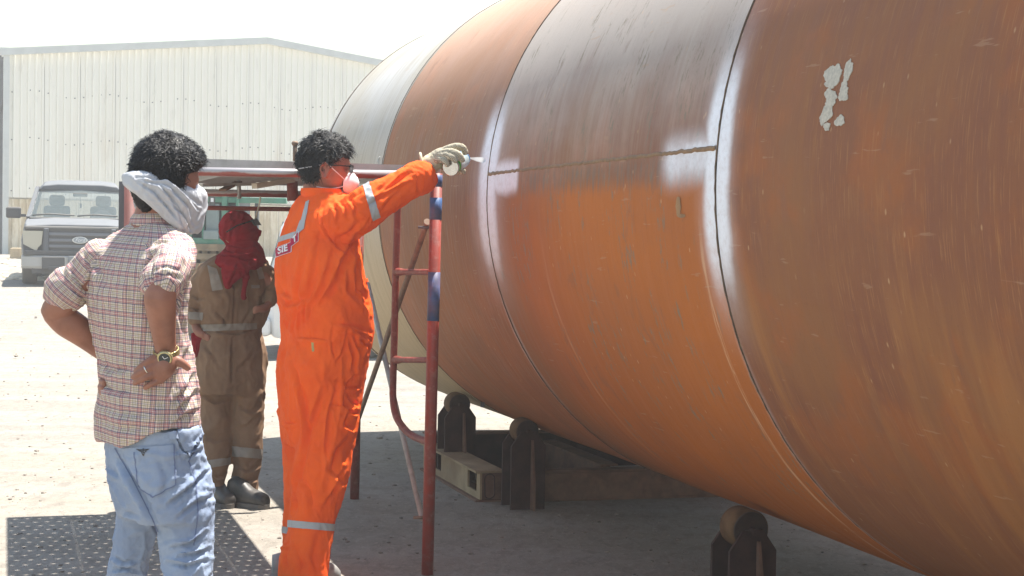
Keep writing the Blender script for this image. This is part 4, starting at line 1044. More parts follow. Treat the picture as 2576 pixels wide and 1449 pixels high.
def add_ear(m, F, s, sc_=1.0):
    pts = []
    for k in range(17):
        a = k / 16 * 2 * math.pi; r1, r2 = .018, .030
        pts.append(F @ (Vector((-.006 + r1 * math.cos(a) * (1 if math.sin(a) > -.2 else .7), s * (.078 + .010 * (1 - math.cos(a)) * .6 + .004), -.010 + r2 * math.sin(a))) * sc_))
    m.tube(pts, .0048 * sc_, 8)
    m.box(F @ (Vector((-.004, s * .078, -.012)) * sc_), (.012 * sc_, .008 * sc_, .022 * sc_), F.to_3x3())
def hair_mesh(F, sc_, region, thick, seed, count, length, curl, name, mat, parent, base_noise=.008, lift=.6, wid=.0028, fdir=None):
    """a cap hugging the skull plus many small curved locks"""
    vs, fs = head_pts(sc_, 84, 64); V = np.array(vs); rs = np.random.RandomState(seed)
    L = V / sc_
    reg = region(L); nn = V / np.linalg.norm(V, axis=1)[:, None]
    nz = fbm(L * 60 + 3, 3) - .5; nz2 = fbm(L * 24 + 9, 2) - .5
    th_ = (thick(L) * np.clip(reg, 0, 1) + (nz * base_noise + nz2 * base_noise * 1.6) * (reg > .05)) * sc_
    V2 = V + nn * (th_ - .004 * (reg <= .02))[:, None]
    m = MB(); keep = [f for f in fs if max(reg[i] for i in f) > .02]
    W = [F @ Vector(v) for v in V2]
    m.add(W, keep, True)
    cand = np.where(reg > .12)[0]; area = np.sin(np.arccos(np.clip(nn[:, 2], -1, 1))) + .02; pr = area[cand]; pr /= pr.sum()
    R3 = F.to_3x3()
    for i in rs.choice(cand, count, p=pr):
        p = Vector(V2[i]) - Vector(nn[i]) * .002 + Vector(rs.normal(0, .0025, 3)); nr = Vector(nn[i])
        tdir = Vector(rs.normal(0, 1, 3)) if fdir is None else Vector(fdir(L[i])) + Vector(rs.normal(0, .5, 3))
        tdir = (tdir - nr * tdir.dot(nr)); tdir = tdir.normalized() if tdir.length > 1e-4 else nr.orthogonal()
        ln = length * rs.uniform(.6, 1.35) * min(1, .4 + reg[i]); sd = nr.cross(tdir); k = 4; cv = curl * rs.uniform(.3, 1.2) * rs.choice([-1, 1]); wv = wid * rs.uniform(.6, 1.3)
        q = p; dirv = (nr * lift + tdir).normalized(); pts = [q]
        for s_ in range(k):
            q = q + dirv * (ln / k); pts.append(q); dirv = (dirv - nr * (.35 / k * 2.2) + sd * (cv / k)).normalized()
        vv = []; ff = []
        for a_, pt in enumerate(pts):
            w_ = wv * (1 - a_ / k * .85); vv += [F @ (pt - sd * w_), F @ (pt + nr * w_ * .6), F @ (pt + sd * w_)]
        for a_ in range(k): b = 3 * a_; ff += [(b, b + 1, b + 4, b + 3), (b + 1, b + 2, b + 5, b + 4)]
        m.add(vv, ff, True)
    me = bpy.data.meshes.new(name); me.from_pydata(m.v, [], m.f); me.polygons.foreach_set('use_smooth', [True] * len(me.polygons)); me.update()
    return link(name, me, mat, parent)
# materials
def skin_mat(name, col, col2):
    n = NT(name); v = n.coord(); f = n.noise(v, 14, 4, .6); f2 = n.noise(v, 160, 3, .6)
    c = n.mix(n.ramp(f, .3, .7), col, col2); n.bump(f2, .12, .002)
    n.b.inputs['Subsurface Weight'].default_value = .12; n.b.inputs['Subsurface Radius'].default_value = (.012, .005, .003); n.b.inputs['Subsurface Scale'].default_value = .5
    return n.done(c, .48, 0, .4)
M_skin = skin_mat('skin_brown', srgb(158, 108, 88), srgb(138, 92, 74))
M_skin2 = skin_mat('skin_warm', srgb(164, 110, 88), srgb(142, 92, 76))
n = NT('black_hair'); v = n.coord(); f = n.noise(v, 60, 3, .6)
M_hair = n.done(n.mix(f, srgb(12, 12, 15), srgb(24, 23, 26)), .5, 0, .32)
def cloth(name, c1, c2, rough=.85, wv=420, bump=.15, extra=None, sheen=.0):
    n = NT(name); v = n.coord(); f = n.noise(v, 6, 5, .6); f2 = n.noise(v, wv, 2, .5)
    c = n.mix(n.ramp(f, .3, .7), c1, c2)
    if extra: c = n.mix(n.math('MULTIPLY', n.ramp(n.noise(v, 3.3, 6, .65, .4), .5, .72), extra[1]), c, extra[0])
    n.bump(f2, bump, .002); return n.done(c, rough, 0, .25)
M_orange = cloth('orange_cotton', srgb(248, 98, 18), srgb(238, 86, 14), .85, 300, .3, extra=(srgb(232, 100, 36), .4))
M_reflect = cloth('reflective_tape', srgb(176, 178, 180), srgb(160, 162, 164), .45)
M_brownc = cloth('brown_cotton', srgb(142, 114, 90), srgb(124, 98, 78), .9, extra=(srgb(146, 126, 106), .6))
M_reflb = cloth('dirty_reflective_tape', srgb(156, 150, 142), srgb(132, 126, 120), .6, extra=(srgb(110, 96, 84), .5))
M_redc = cloth('red_headscarf', srgb(146, 16, 32), srgb(120, 12, 26), .9)
M_whitec = cloth('white_handkerchief', srgb(196, 198, 202), srgb(184, 186, 190), .85)
M_denim = cloth('pale_denim', srgb(150, 164, 186), srgb(136, 150, 174), .9, 260, .35, extra=(srgb(174, 184, 200), .7))
M_denimd = cloth('denim_seam', srgb(112, 124, 154), srgb(104, 116, 146), .85)
M_boot = simple('black_boot', srgb(48, 46, 46), .5, 0, .3, 20, .1, .5, dust=srgb(110, 104, 98), dustamt=.5)
M_mask = simple('white_mask', srgb(226, 222, 224), .8, 0, .04, 20)
M_black = simple('black_plastic', srgb(20, 20, 22), .25, 0, .1, 20)
# plaid shirt: thin woven stripes laid in the cloth's own coordinates
n = NT('plaid_shirt'); at = n.n('ShaderNodeAttribute', attribute_name='weave').outputs['Vector']
sp = n.n('ShaderNodeSeparateXYZ'); n.l(at, sp.inputs[0])
def stripes(sock, period, offs, w_):
    r = None
    for o_f, amp in offs:
        t = n.math('SUBTRACT', n.math('FRACT', n.math('ADD', n.math('DIVIDE', sock, period), o_f)), .5)
        q = n.ramp(n.math('ABSOLUTE', t), w_ / period, w_ / period * .45); q = n.math('MULTIPLY', q, amp); r = q if r is None else n.math('MAXIMUM', r, q)
    return r
base = n.mix(n.noise(n.coord(), 5, 3), srgb(222, 208, 194), srgb(212, 196, 184))
PR = .036
for sk in (sp.outputs[0], sp.outputs[1]):
    base = n.mix(stripes(sk, PR, ((.10, .15),), .0075), base, srgb(196, 120, 132))
    base = n.mix(stripes(sk, PR, ((.02, .50), (.18, .50)), .0018), base, srgb(140, 36, 60))
    base = n.mix(stripes(sk, PR, ((.28, .72), (.92, .72)), .0017), base, srgb(48, 50, 92))
    base = n.mix(stripes(sk, PR, ((.47, .6), (.73, .6)), .0014), base, srgb(120, 112, 62))
    base = n.mix(stripes(sk, PR, ((.60, .45),), .0014), base, srgb(80, 84, 110))
n.bump(n.noise(n.coord(), 500, 2), .1, .001)
M_plaid = n.done(base, .85, 0, .2)
def weave_attr(me, parts):
    """uv in metres per corner; parts = list of (test(centres)->bool, origin, axis, ref)"""
    nP = len(me.polygons); cen = np.empty(nP * 3); me.polygons.foreach_get('center', cen); cen = cen.reshape(-1, 3)
    nL = len(me.loops); vi = np.empty(nL, int); me.loops.foreach_get('vertex_index', vi); ls = np.empty(nP, int); lt = np.empty(nP, int)
    me.polygons.foreach_get('loop_start', ls); me.polygons.foreach_get('loop_total', lt); pid = np.repeat(np.arange(nP), lt)
    c = co_of(me); asg = np.full(nP, -1)
    for k, (test, *_r) in enumerate(parts):
        t = test(cen, to_px(cen)); asg[(asg < 0) & t] = k
    out = np.zeros((nL, 3))
    for k, (test, org, ax, ref, R_) in enumerate(parts):
        ax = np.array(ax.normalized()); ref = np.array(ref); ref = ref - ax * (ref @ ax); ref /= np.linalg.norm(ref); r2 = np.cross(ax, ref); org = np.array(org)
        pm = asg == k; lm = pm[pid]; q = c[vi[lm]] - org; h = q @ ax; a = np.arctan2(q @ r2, q @ ref)
        qa = cen[pid[lm]] - org; ac = np.arctan2(qa @ r2, qa @ ref); a = ac + (a - ac + np.pi) % (2 * np.pi) - np.pi
        out[lm, 0] = a * R_; out[lm, 1] = h
    at_ = me.attributes.new('weave', 'FLOAT_VECTOR', 'CORNER'); at_.data.foreach_set('vector', out.ravel())
R45 = math.radians
# ================================================================== MAN IN ORANGE
Yo = 6.95; PO = R45(30)
orange_man = thing('person', (P(775, 1480, Yo).x, Yo, 0), 'person in orange coveralls and dust mask, arm raised to spray the tank seam', 'person')
S = lambda xl, xr, y, Y=Yo, r=.66, psi=PO: sec(xl, xr, y, Y, r, psi)
torso = [S(768, 866, 484, Yo - .02, .8), S(742, 890, 505, Yo, .62), S(722, 898, 545, Yo, .6), S(703, 905, 600), S(691, 915, 660), S(690, 925, 715), S(698, 938, 770, Yo, .7), S(706, 942, 825, Yo, .72), S(710, 936, 862, Yo, .74), S(700, 926, 900, Yo, .74), S(696, 914, 960, Yo, .76), S(699, 908, 1020, Yo, .78), S(704, 903, 1075, Yo, .76), S(712, 895, 1120, Yo, .7)]
nleg = [S(748, 908, 1020, Yo - .07, .95), S(746, 900, 1080, Yo - .08, 1), S(744, 888, 1130, Yo - .09, 1), S(738, 884, 1180, Yo - .10, 1), S(733, 868, 1235, Yo - .10, 1), S(728, 850, 1290, Yo - .11, 1), S(725, 838, 1335, Yo - .12, 1), S(712, 830, 1380, Yo - .13, 1), S(700, 824, 1430, Yo - .14, 1.05), S(700, 822, 1480, Yo - .15, 1.1), S(708, 818, 1530, Yo - .16, 1.1)]
fleg = [S(700, 852, 1030, Yo + .10, .95), S(706, 840, 1090, Yo + .11, 1), S(712, 830, 1150, Yo + .12, 1), S(713, 826, 1220, Yo + .13, 1), S(713, 815, 1290, Yo + .14, 1), S(712, 812, 1350, Yo + .15, 1), S(704, 812, 1400, Yo + .16, 1), S(698, 812, 1450, Yo + .17, 1.1)]
arm = [(812, 574, Yo - .10, 60), (858, 560, Yo - .15, 56), (897, 541, Yo - .16, 54), (932, 516, Yo - .15, 53), (958, 500, Yo - .14, 49), (1000, 477, Yo - .12, 44), (1040, 454, Yo - .10, 41), (1062, 443, Yo - .08, 41)]
larm = [(790, 560, Yo + .16, 44), (830, 640, Yo + .22, 42), (862, 730, Yo + .26, 40), (900, 790, Yo + .22, 34)]
m = MB(); loft(m, torso); loft(m, nleg, ex=2.15); loft(m, fleg, ex=2.15); ptube(m, arm); ptube(m, larm)
me = remesh(m, .0056, 7, 'coverall')
LV, LK = 5, .010
cr = [
 ([(905, 470 + 16), (880, 500), (858, 512)], 4, .008), ([(850, 505), (868, 520), (872, 545)], 4, .009), ([(880, 500), (893, 520), (895, 545)], 4, .010), ([(835, 510), (848, 528), (850, 560)], 5, .008), ([(905, 560), (880, 585), (850, 600)], 6, .010),
 ([(1040, 425), (1000, 455), (955, 490)], 4, .010), ([(1030, 460), (990, 480), (950, 500), (930, 515)], 4, .010), ([(1000, 440), (965, 470), (950, 480)], 4, .007), ([(1020, 470), (985, 500), (960, 530)], 5, .008), ([(1048, 420), (1052, 450), (1052, 478)], 2.5, .005),
 ([(812, 520), (808, 560), (830, 600), (868, 640), (880, 632)], 3.2, .0065),
 ([(900, 590), (880, 640), (850, 700), (830, 740)], 8, .012), ([(885, 610), (862, 660), (858, 720)], 6, .009), ([(905, 620), (898, 680), (905, 730), (935, 760)], 6, .013), ([(920, 640), (928, 700), (936, 750)], 4, .010),
 ([(880, 680), (885, 730), (915, 760), (938, 775)], 8, .012), ([(800, 600), (790, 680), (775, 740), (765, 775)], 7, .011), ([(770, 620), (756, 690), (745, 745), (750, 780)], 6, .009), ([(835, 640), (815, 720), (790, 765), (778, 780)], 6, .010), ([(860, 700), (820, 750), (795, 780)], 6, .008), ([(705, 700), (712, 735), (740, 750)], 5, .009), ([(700, 740), (725, 765), (750, 760), (772, 745)], 5, .010),
 ([(735, 780), (730, 800), (722, 825)], 2.6, .008), ([(746, 776), (742, 800), (736, 828)], 2.6, .009), ([(757, 774), (754, 800), (750, 826)], 2.6, .009), ([(768, 770), (766, 795), (764, 820)], 2.6, .009), ([(779, 768), (778, 790), (774, 812)], 2.6, .008), ([(718, 800), (714, 815), (712, 835)], 2.6, .007), ([(726, 790), (722, 812), (718, 832)], 2.4, .007),
 ([(840, 812), (875, 818), (905, 824), (938, 838)], 4.5, .010), ([(850, 830), (885, 828), (920, 845), (936, 858)], 3.5, .009), ([(872, 835), (870, 870), (858, 895), (845, 912)], 3, .008), ([(840, 815), (833, 850), (836, 885), (845, 908)], 2.4, .006), ([(890, 840), (905, 880), (912, 900)], 4, .010), ([(905, 850), (925, 870), (930, 890)], 3.5, .008), ([(880, 850), (895, 900), (890, 940)], 5, .010),
 ([(745, 850), (790, 852), (822, 856)], 2.4, .005), ([(783, 830), (783, 855)], 2, .004), ([(722, 850), (712, 900), (715, 960)], 4, .008),
 ([(905, 940), (880, 960), (862, 1000), (868, 1030)], 3.5, .008), ([(865, 965), (880, 975), (905, 975)], 3, .008), ([(832, 1016), (860, 1020), (888, 1026)], 2.4, .005), ([(870, 985), (888, 1010), (905, 1020)], 4, .008), ([(880, 1040), (868, 1070), (892, 1080)], 4, .009), ([(868, 1020), (892, 1040), (905, 1040)], 3, .008),
 ([(735, 905), (752, 960), (768, 1030), (774, 1090), (756, 1180), (742, 1250)], 5, .014), ([(815, 980), (795, 1040), (775, 1090)], 6, .010), ([(850, 960), (830, 1040), (822, 1120), (825, 1200)], 4, .006),
 ([(702, 1062), (724, 1066), (745, 1064)], 3, .008), ([(880, 1100), (850, 1130), (835, 1180), (868, 1215)], 7, .013), ([(868, 1180), (850, 1215), (840, 1240)], 5, .010), ([(860, 1210), (835, 1250), (815, 1275)], 5, .009), ([(750, 1200), (780, 1230), (790, 1290)], 7, .008), ([(735, 1240), (745, 1262), (738, 1290)], 4, .009),
 ([(745, 1385), (760, 1420), (752, 1449)], 8, .009), ([(700, 1370), (716, 1372), (728, 1366)], 3.5, .009), ([(800, 1350), (790, 1400), (800, 1449)], 8, .009), ([(724, 1385), (720, 1410), (724, 1440)], 4, .008),
]
cr = [(a, b, c_ * 1.25) for a, b, c_ in cr]; crease(me, cr, Yo)
folds(me, .009, (9, 9, 3.2), .6, lambda c, p: sstep(p[:, 1], 520, 700) * .7 + .3, 1.8, 2.0)
folds(me, .0045, (20, 20, 11), .6, None, 1.6, 9.0); folds(me, .0022, (48, 48, 30), .6, None, 1.4, 5.0)
cov = link('coverall', me, M_orange, orange_man)
# collar and cuff
m = MB(); loft(m, [S(760, 868, 496, Yo - .02, .82), S(757, 862, 486, Yo - .02, .82), S(758, 856, 474, Yo - .02, .82)], cap=False); 
c_ = m.mesh('collar'); o = link('collar', c_, M_orange, cov, True); md = o.modifiers.new('s', 'SOLIDIFY'); md.thickness = .006
m = MB(); ptube(m, [(1036, 456, Yo - .10, 43), (1054, 448, Yo - .085, 44), (1068, 441, Yo - .075, 43)], sub=3); me2 = remesh(m, .006, 2); folds(me2, .004, (30, 30, 14), .4); link('cuff', me2, M_orange, cov)
# reflective tape
def tape(me_, pts, name='reflective_stripe', mat=M_reflect, par=None, off=.0028, Y=Yo, reg=None):
    return cut_patch(me_, quad_planes(pts, Y), off, name, mat, par, None, reg or (lambda c, nn: facing(c, nn)))
tape(me, [(913, 466), (928, 456), (957, 546), (937, 556)], par=cov)
tape(me, [(724, 1308), (842, 1318), (840, 1336), (722, 1326)], par=cov, reg=lambda c, nn: facing(c, nn) and c.y < Yo + .03)
tape(me, [(700, 1322), (727, 1326), (725, 1343), (700, 1339)], par=cov, reg=lambda c, nn: facing(c, nn) and c.y > Yo - .03)
tape(me, [(697, 598), (745, 582), (738, 598), (690, 613)], par=cov)
tape(me, [(745, 584), (752, 556), (770, 549), (766, 575), (740, 598)], par=cov)
tape(me, [(757, 558), (770, 508), (779, 503), (770, 553)], par=cov)
# name panel in two halves parted by a fold
M_mag = cloth('magenta_label', srgb(176, 20, 72), srgb(166, 16, 66), .7)
M_lab = simple('label_edge', srgb(226, 214, 220), .7, 0, .05)
def label(pts, inset, txt, size, x, y):
    b0 = tape(me, pts, 'label_border', M_lab, cov, .0035)
    cx = sum(p[0] for p in pts) / 4; cy = sum(p[1] for p in pts) / 4
    q = [(cx + (a - cx) * inset[0], cy + (b - cy) * inset[1]) for a, b in pts]
    tape(me, q, 'label_panel', M_mag, cov, .0048)
    t = text_mesh(txt, size, .0004, 0, 'lettering', .0012)
    # lay the letters over the cloth: follow the picture direction of the label, then drop onto the nearest cloth point
    u = (P(pts[1][0], pts[1][1], Yo) - P(pts[0][0], pts[0][1], Yo)).normalized(); v_ = (P(pts[0][0], pts[0][1], Yo) - P(pts[3][0], pts[3][1], Yo)).normalized()
    from mathutils.bvhtree import BVHTree
    bm = bmesh.new(); bm.from_mesh(me); bv = BVHTree.FromBMesh(bm); bm.free()
    o3 = Vector((0, 0, HCAM)); c = P(x, y, Yo)
    bt = bmesh.new(); bt.from_mesh(t); bmesh.ops.subdivide_edges(bt, edges=[e for e in bt.edges if e.calc_length() > .02], cuts=1)
    for vv in bt.verts:
        w_ = c + u * vv.co.x + v_ * vv.co.y; d = (w_ - o3).normalized(); h = bv.ray_cast(o3, d)
        if h[0] is not None: vv.co = h[0] + h[1] * (.0062 + vv.co.z)
        else: vv.co = w_
    bt.to_mesh(t); bt.free(); link('lettering', t, M_wht, cov)
label([(693, 624), (736, 608), (735, 634), (695, 648)], (.93, .90), 'SIE', .037, 714, 628)
label([(731, 603), (753, 582), (753, 607), (733, 622)], (.88, .88), 'T', .036, 744, 602)
m = MB(); c0 = P(788, 872, Yo - .22)
tape(me, [(784, 860), (790, 859), (792, 884), (786, 885)], 'flap_tag', simple('khaki_tag', srgb(190, 170, 110), .7), cov, .004)
tape(me, [(741, 852), (822, 856), (822, 862), (741, 858)], 'pocket_hem', M_orange, cov, .005)
tape(me, [(742, 858), (822, 862), (815, 960), (748, 955)], 'back_pocket', M_orange, cov, .0028)
tape(me, [(908, 596), (934, 640), (926, 652), (905, 620)], 'pocket_flap', M_orange, cov, .008)
tape(me, [(920, 700), (946, 712), (946, 722), (918, 708)], 'pocket_flap', M_orange, cov, .006)
tape(me, [(820, 958), (868, 962), (860, 1020), (826, 1016)], 'thigh_pocket', M_orange, cov, .004)
# body
HF = Vector((math.cos(R45(11)), math.sin(R45(11)), -.08)); HS = 1.10
HC = P(817, 424, Yo - .02); FH = frame_of(HC, HF)
m = MB(); vs, fs = head_pts(HS); m.add([FH @ Vector(v) for v in vs], fs, True)
for s in (-1, 1): add_ear(m, FH, s, HS)
ptube(m, [(806, 470, Yo, 44), (803, 505, Yo, 42), (805, 560, Yo, 60), (808, 640, Yo, 72), (815, 760, Yo, 78), (815, 860, Yo, 78), (808, 960, Yo, 75)])
ptube(m, [(812, 960, Yo, 60), (810, 1120, Yo - .09, 48), (790, 1280, Yo - .11, 36), (765, 1440, Yo - .14, 34), (765, 1480, Yo - .15, 28)])
ptube(m, [(780, 960, Yo + .05, 60), (772, 1120, Yo + .12, 44), (768, 1280, Yo + .14, 34), (765, 1430, Yo + .16, 30)])
ptube(m, [(820, 560, Yo - .05, 44), (900, 528, Yo - .14, 34), (985, 485, Yo - .12, 26), (1060, 443, Yo - .08, 21), (1072, 425, Yo - .07, 20), (1085, 412, Yo - .06, 21)])
ptube(m, [(790, 560, Yo + .14, 32), (862, 730, Yo + .26, 26), (905, 800, Yo + .20, 20)])
bm_ = remesh(m, .0048, 3, 'body'); link('body', bm_, M_skin2, orange_man)
def reg_o(L):
    x, y, z = L[:, 0], L[:, 1], L[:, 2]
    line = np.where(x > .0, .040 + .10 * np.clip(x, 0, .1) + .0 * x, -.035 - .55 * np.clip(-x, 0, .1))     # hairline height by depth
    line = np.where((x > -.022) & (x <= .045), -.004 + .9 * np.clip(x + .0, 0, .045), line)
    return sstep(z - line, -.004, .014)
def th_o(L): return .008 + .012 * sstep(L[:, 2], .0, .08) + .010 * sstep(L[:, 0], .02, .09) * sstep(L[:, 2], .03, .08)
hair_mesh(FH, HS, reg_o, th_o, 4, 3600, .036, 2.4, 'hair', M_hair, orange_man, .017, .6, .0022)
# mask, strap, spectacles
def hp(x, y, z): return FH @ (Vector((x, y, z)) * HS)
m = MB(); ring_ = []
prof = [(.0, 1.0), (.30, .97), (.55, .82), (.8, .52), (1.0, .12)]
vs = []; fs = []; N = 26
for (h, r) in prof:
    for k in range(N):
        a = 2 * math.pi * k / N; yy = math.cos(a) * .046 * r; zz = -.050 + math.sin(a) * (.048 if math.sin(a) > 0 else .044) * r + .006 * h
        x = .062 + .030 * math.sqrt(max(0, 1 - (yy / .075) ** 2)) * 1 + .045 * h - .02 * (1 - r) * 0 - (.014 if abs(math.cos(a)) > .7 and h < .2 else 0)
        vs.append(hp(x, yy, zz))
for i in range(len(prof) - 1):
    for k in range(N): fs.append((i * N + k, i * N + (k + 1) % N, (i + 1) * N + (k + 1) % N, (i + 1) * N + k))
fs.append(tuple(range((len(prof) - 1) * N, len(prof) * N))); m.add(vs, fs, True); mk = m.build('dust_mask', M_mask, orange_man)
m = MB(); m.box(hp(.118, 0, -.004), (.012, .014, .002), FH.to_3x3()); m.build('nose_clip', M_galv, mk)
m = MB(); m.tube(smooth_path([hp(.075, -.044, -.035), hp(.03, -.076, -.005), hp(.0, -.083, .014), hp(-.05, -.078, .0), hp(-.10, -.035, -.012)]), .0022, 6); m.build('strap', M_mask, mk)
m = MB(); m.tube(smooth_path([hp(.08, -.040, -.060), hp(.03, -.066, -.075), hp(-.03, -.066, -.075)]), .0018, 6); m.build('strap', M_mask, mk)
sp_ = thing('safety_glasses', hp(.1, 0, .01), 'dark framed glasses worn by the man in orange above his mask', 'glasses')
for s in (-1, 1):
    m = MB()
    c0 = hp(.098, s * .034, .008); pts = [(-.026, -.016), (.026, -.016), (.028, .014), (-.028, .016)]
    R_ = FH.to_3x3(); ey = (R_ @ Vector((-.25 * s * s, s, 0))).normalized(); ez = R_ @ Vector((0, 0, 1)); ex = R_ @ Vector((1, 0, 0))
    m.prism([(a * HS, b * HS) for a, b in pts], ex * .003, c0, (R_ @ Vector((-.35 * s, 1, 0))).normalized(), ez); m.build('lens', M_black, sp_)
    m = MB(); m.tube([hp(.094, s * .062, .016), hp(.05, s * .078, .014), hp(.0, s * .083, .010)], .0028, 6); m.build('temple', M_black, sp_)
m = MB(); m.tube([hp(.108, -.012, .012), hp(.112, 0, .014), hp(.108, .012, .012)], .002, 6); m.build('bridge', M_black, sp_)
# glove
M_glove = NT('knitted_glove'); n = M_glove; v = n.coord(); f = n.noise(v, 30, 4, .6); w1 = n.n('ShaderNodeTexWave', wave_type='BANDS', bands_direction='DIAGONAL'); w1.inputs['Scale'].default_value = 90; w1.inputs['Distortion'].default_value = 3; n.l(v, w1.inputs['Vector'])
M_glove = n.done(n.mix(n.math('MULTIPLY', n.ramp(w1.outputs['Fac'], .4, .6), .75), n.mix(f, srgb(206, 198, 178), srgb(184, 174, 152)), srgb(104, 98, 86)), .9, 0, .1)
M_gcuff = cloth('glove_cuff', srgb(206, 196, 172), srgb(190, 178, 152), .9)
Yh = Yo - .06
gl = thing('glove', P(1100, 400, Yh), 'grey knitted work glove on the raised hand gripping the spray can', 'glove')
m = MB(); ptube(m, [(1068, 424, Yh, 23), (1078, 416, Yh, 25), (1090, 408, Yh, 24), (1098, 402, Yh, 23)]); me2 = remesh(m, .004, 3); folds(me2, .003, (60, 60, 60), .3); link('cuff', me2, M_gcuff, gl)
m = MB(); m.tube([P(1056 + 12 * math.sin(a) * .4 + 6, 412 + 26 * math.sin(a), Yh + .037 * math.cos(a)) for a in [k * math.pi / 8 for k in range(17)]], .006, 8); m.build('cuff_rim', M_gcuff, gl)
m = MB(); ptube(m, [(1092, 405, Yh, 22), (1106, 394, Yh - .005, 21), (1118, 388, Yh - .01, 19), (1128, 384, Yh - .01, 14)])
ptube(m, [(1108, 384, Yh - .01, 11), (1130, 373, Yh - .025, 9.5), (1150, 368, Yh - .03, 9), (1164, 372, Yh - .02, 8.5), (1171, 385, Yh - .01, 8)])        # forefinger on the nozzle
ptube(m, [(1106, 388, Yh - .03, 11), (1130, 382, Yh - .055, 9.5), (1148, 386, Yh - .062, 9), (1160, 397, Yh - .055, 8.5), (1163, 404, Yh - .05, 7.5)])    # middle
ptube(m, [(1104, 394, Yh - .035, 10.5), (1124, 391, Yh - .062, 9), (1138, 396, Yh - .070, 8.5), (1148, 404, Yh - .066, 8)])                      # ring
ptube(m, [(1100, 402, Yh - .035, 10), (1112, 402, Yh - .060, 8.5), (1122, 408, Yh - .066, 8), (1126, 416, Yh - .062, 7)])                                # little
ptube(m, [(1102, 410, Yh + .02, 11), (1125, 424, Yh + .055, 9.5), (1150, 430, Yh + .06, 9), (1167, 431, Yh + .045, 7.5)])                                  # thumb below, behind
me2 = remesh(m, .0024, 3); folds(me2, .0016, (120, 120, 120), .3); link('hand', me2, M_glove, gl)
# spray can
ca = P(1134, 421, Yh - .045); cb = P(1166, 398, Yh + .12); ax_ = (cb - ca).normalized(); L_ = (cb - ca).length; rr = px(21, Yh)
can = thing('spray_can', ca, 'white and green aerosol can held in the glove, its silver base towards the camera', 'spray can')
n = NT('can_label'); tc_ = n.n('ShaderNodeTexCoord').outputs['Object']; 
vm = n.n('ShaderNodeVectorMath', operation='DOT_PRODUCT'); vm.inputs[1].default_value = tuple(ax_); vs2 = n.n('ShaderNodeVectorMath', operation='SUBTRACT'); vs2.inputs[1].default_value = tuple(ca); n.l(tc_, vs2.inputs[0]); n.l(vs2.outputs[0], vm.inputs[0]); h = vm.outputs['Value']
c = n.mix(n.ramp(h, .010, .012), srgb(196, 200, 196), srgb(96, 196, 76)); c = n.mix(n.ramp(h, .034, .037), c, srgb(206, 214, 216)); c = n.mix(n.ramp(h, .085, .09), c, srgb(170, 186, 190)); c = n.mix(n.ramp(h, L_ - .03, L_ - .028), c, srgb(52, 104, 150))
M_can = n.done(c, .3, .3, .5)
M_canb = simple('can_base_metal', srgb(206, 208, 206), .22, .9, .1, 20)
m = MB(); m.lathe(ca, ax_, [(0, rr * .9), (.002, rr), (L_ - .016, rr), (L_, rr * .62), (L_ + .008, rr * .5)], 40); m.build('canister', M_can, can)
m = MB(); m.lathe(ca - ax_ * .004, ax_, [(0, rr * .93), (.0, rr * 1.0), (.006, rr * 1.02), (.006, rr * .9)], 40); 
m.lathe(ca - ax_ * .001, ax_, [(.014, .001), (.010, rr * .4), (.004, rr * .72), (-.002, rr * .90)], 40); m.build('base_rim', M_canb, can)
nz = ca + ax_ * (L_ + .014); m = MB(); m.lathe(nz - ax_ * .008, ax_, [(0, .008), (.014, .008), (.016, .006)], 14); m.build('nozzle', M_wht, can)
# mist of spray
q0 = P(1176, 397, Yh + .10); t_, s_ = cyl_hit(1224, 404); q1 = cylpt(t_, s_, RV + .01); ax2 = (q1 - q0).normalized()
m = MB(); L2 = (q1 - q0).length; m.lathe(q0, ax2, [(0, .002), (L2 * .3, .006), (L2 * .6, .011), (L2 - .05, .013), (L2 - .03, .008), (L2 - .02, .0005)], 20)
mv = bpy.data.materials.new('spray_mist'); mv.use_nodes = True; t2 = mv.node_tree; t2.nodes.clear(); o2 = t2.nodes.new('ShaderNodeOutputMaterial'); pv = t2.nodes.new('ShaderNodeVolumePrincipled'); pv.inputs['Density'].default_value = 9; pv.inputs['Color'].default_value = (1, 1, 1, 1); t2.links.new(pv.outputs[0], o2.inputs['Volume'])
o = m.build('spray_mist', mv); tag(o, 'thin jet of white spray mist from the can nozzle to the tank seam', 'mist', kind='stuff')
# shoe at the bottom edge
for (x, y, Y_, ps) in ((838, 1464, Yo + .06, 0), (800, 1530, Yo - .16, 0)):
    bs = G(x, y); m = MB()
    F2 = Matrix.Rotation(PO - .3, 3, 'Z')
    secs = []
    for (d, w_, h0, h1) in ((.03, .030, .0, .045), (.0, .045, .0, .075), (-.06, .05, .0, .085), (-.13, .045, 0, .10), (-.20, .042, 0, .13), (-.26, .036, 0, .12)):
        cc = Vector((bs.x, bs.y, (h0 + h1) / 2 + .004)) + F2 @ Vector((d, 0, 0)); secs.append((cc, F2 @ Vector((0, w_, 0)), ZV * ((h1 - h0) / 2)))
    loft(m, secs, 20, 3, 2.6); m.build('shoe', simple('grey_shoe', srgb(140, 138, 136), .6) if x == 838 else bpy.data.materials['grey_shoe'], orange_man)

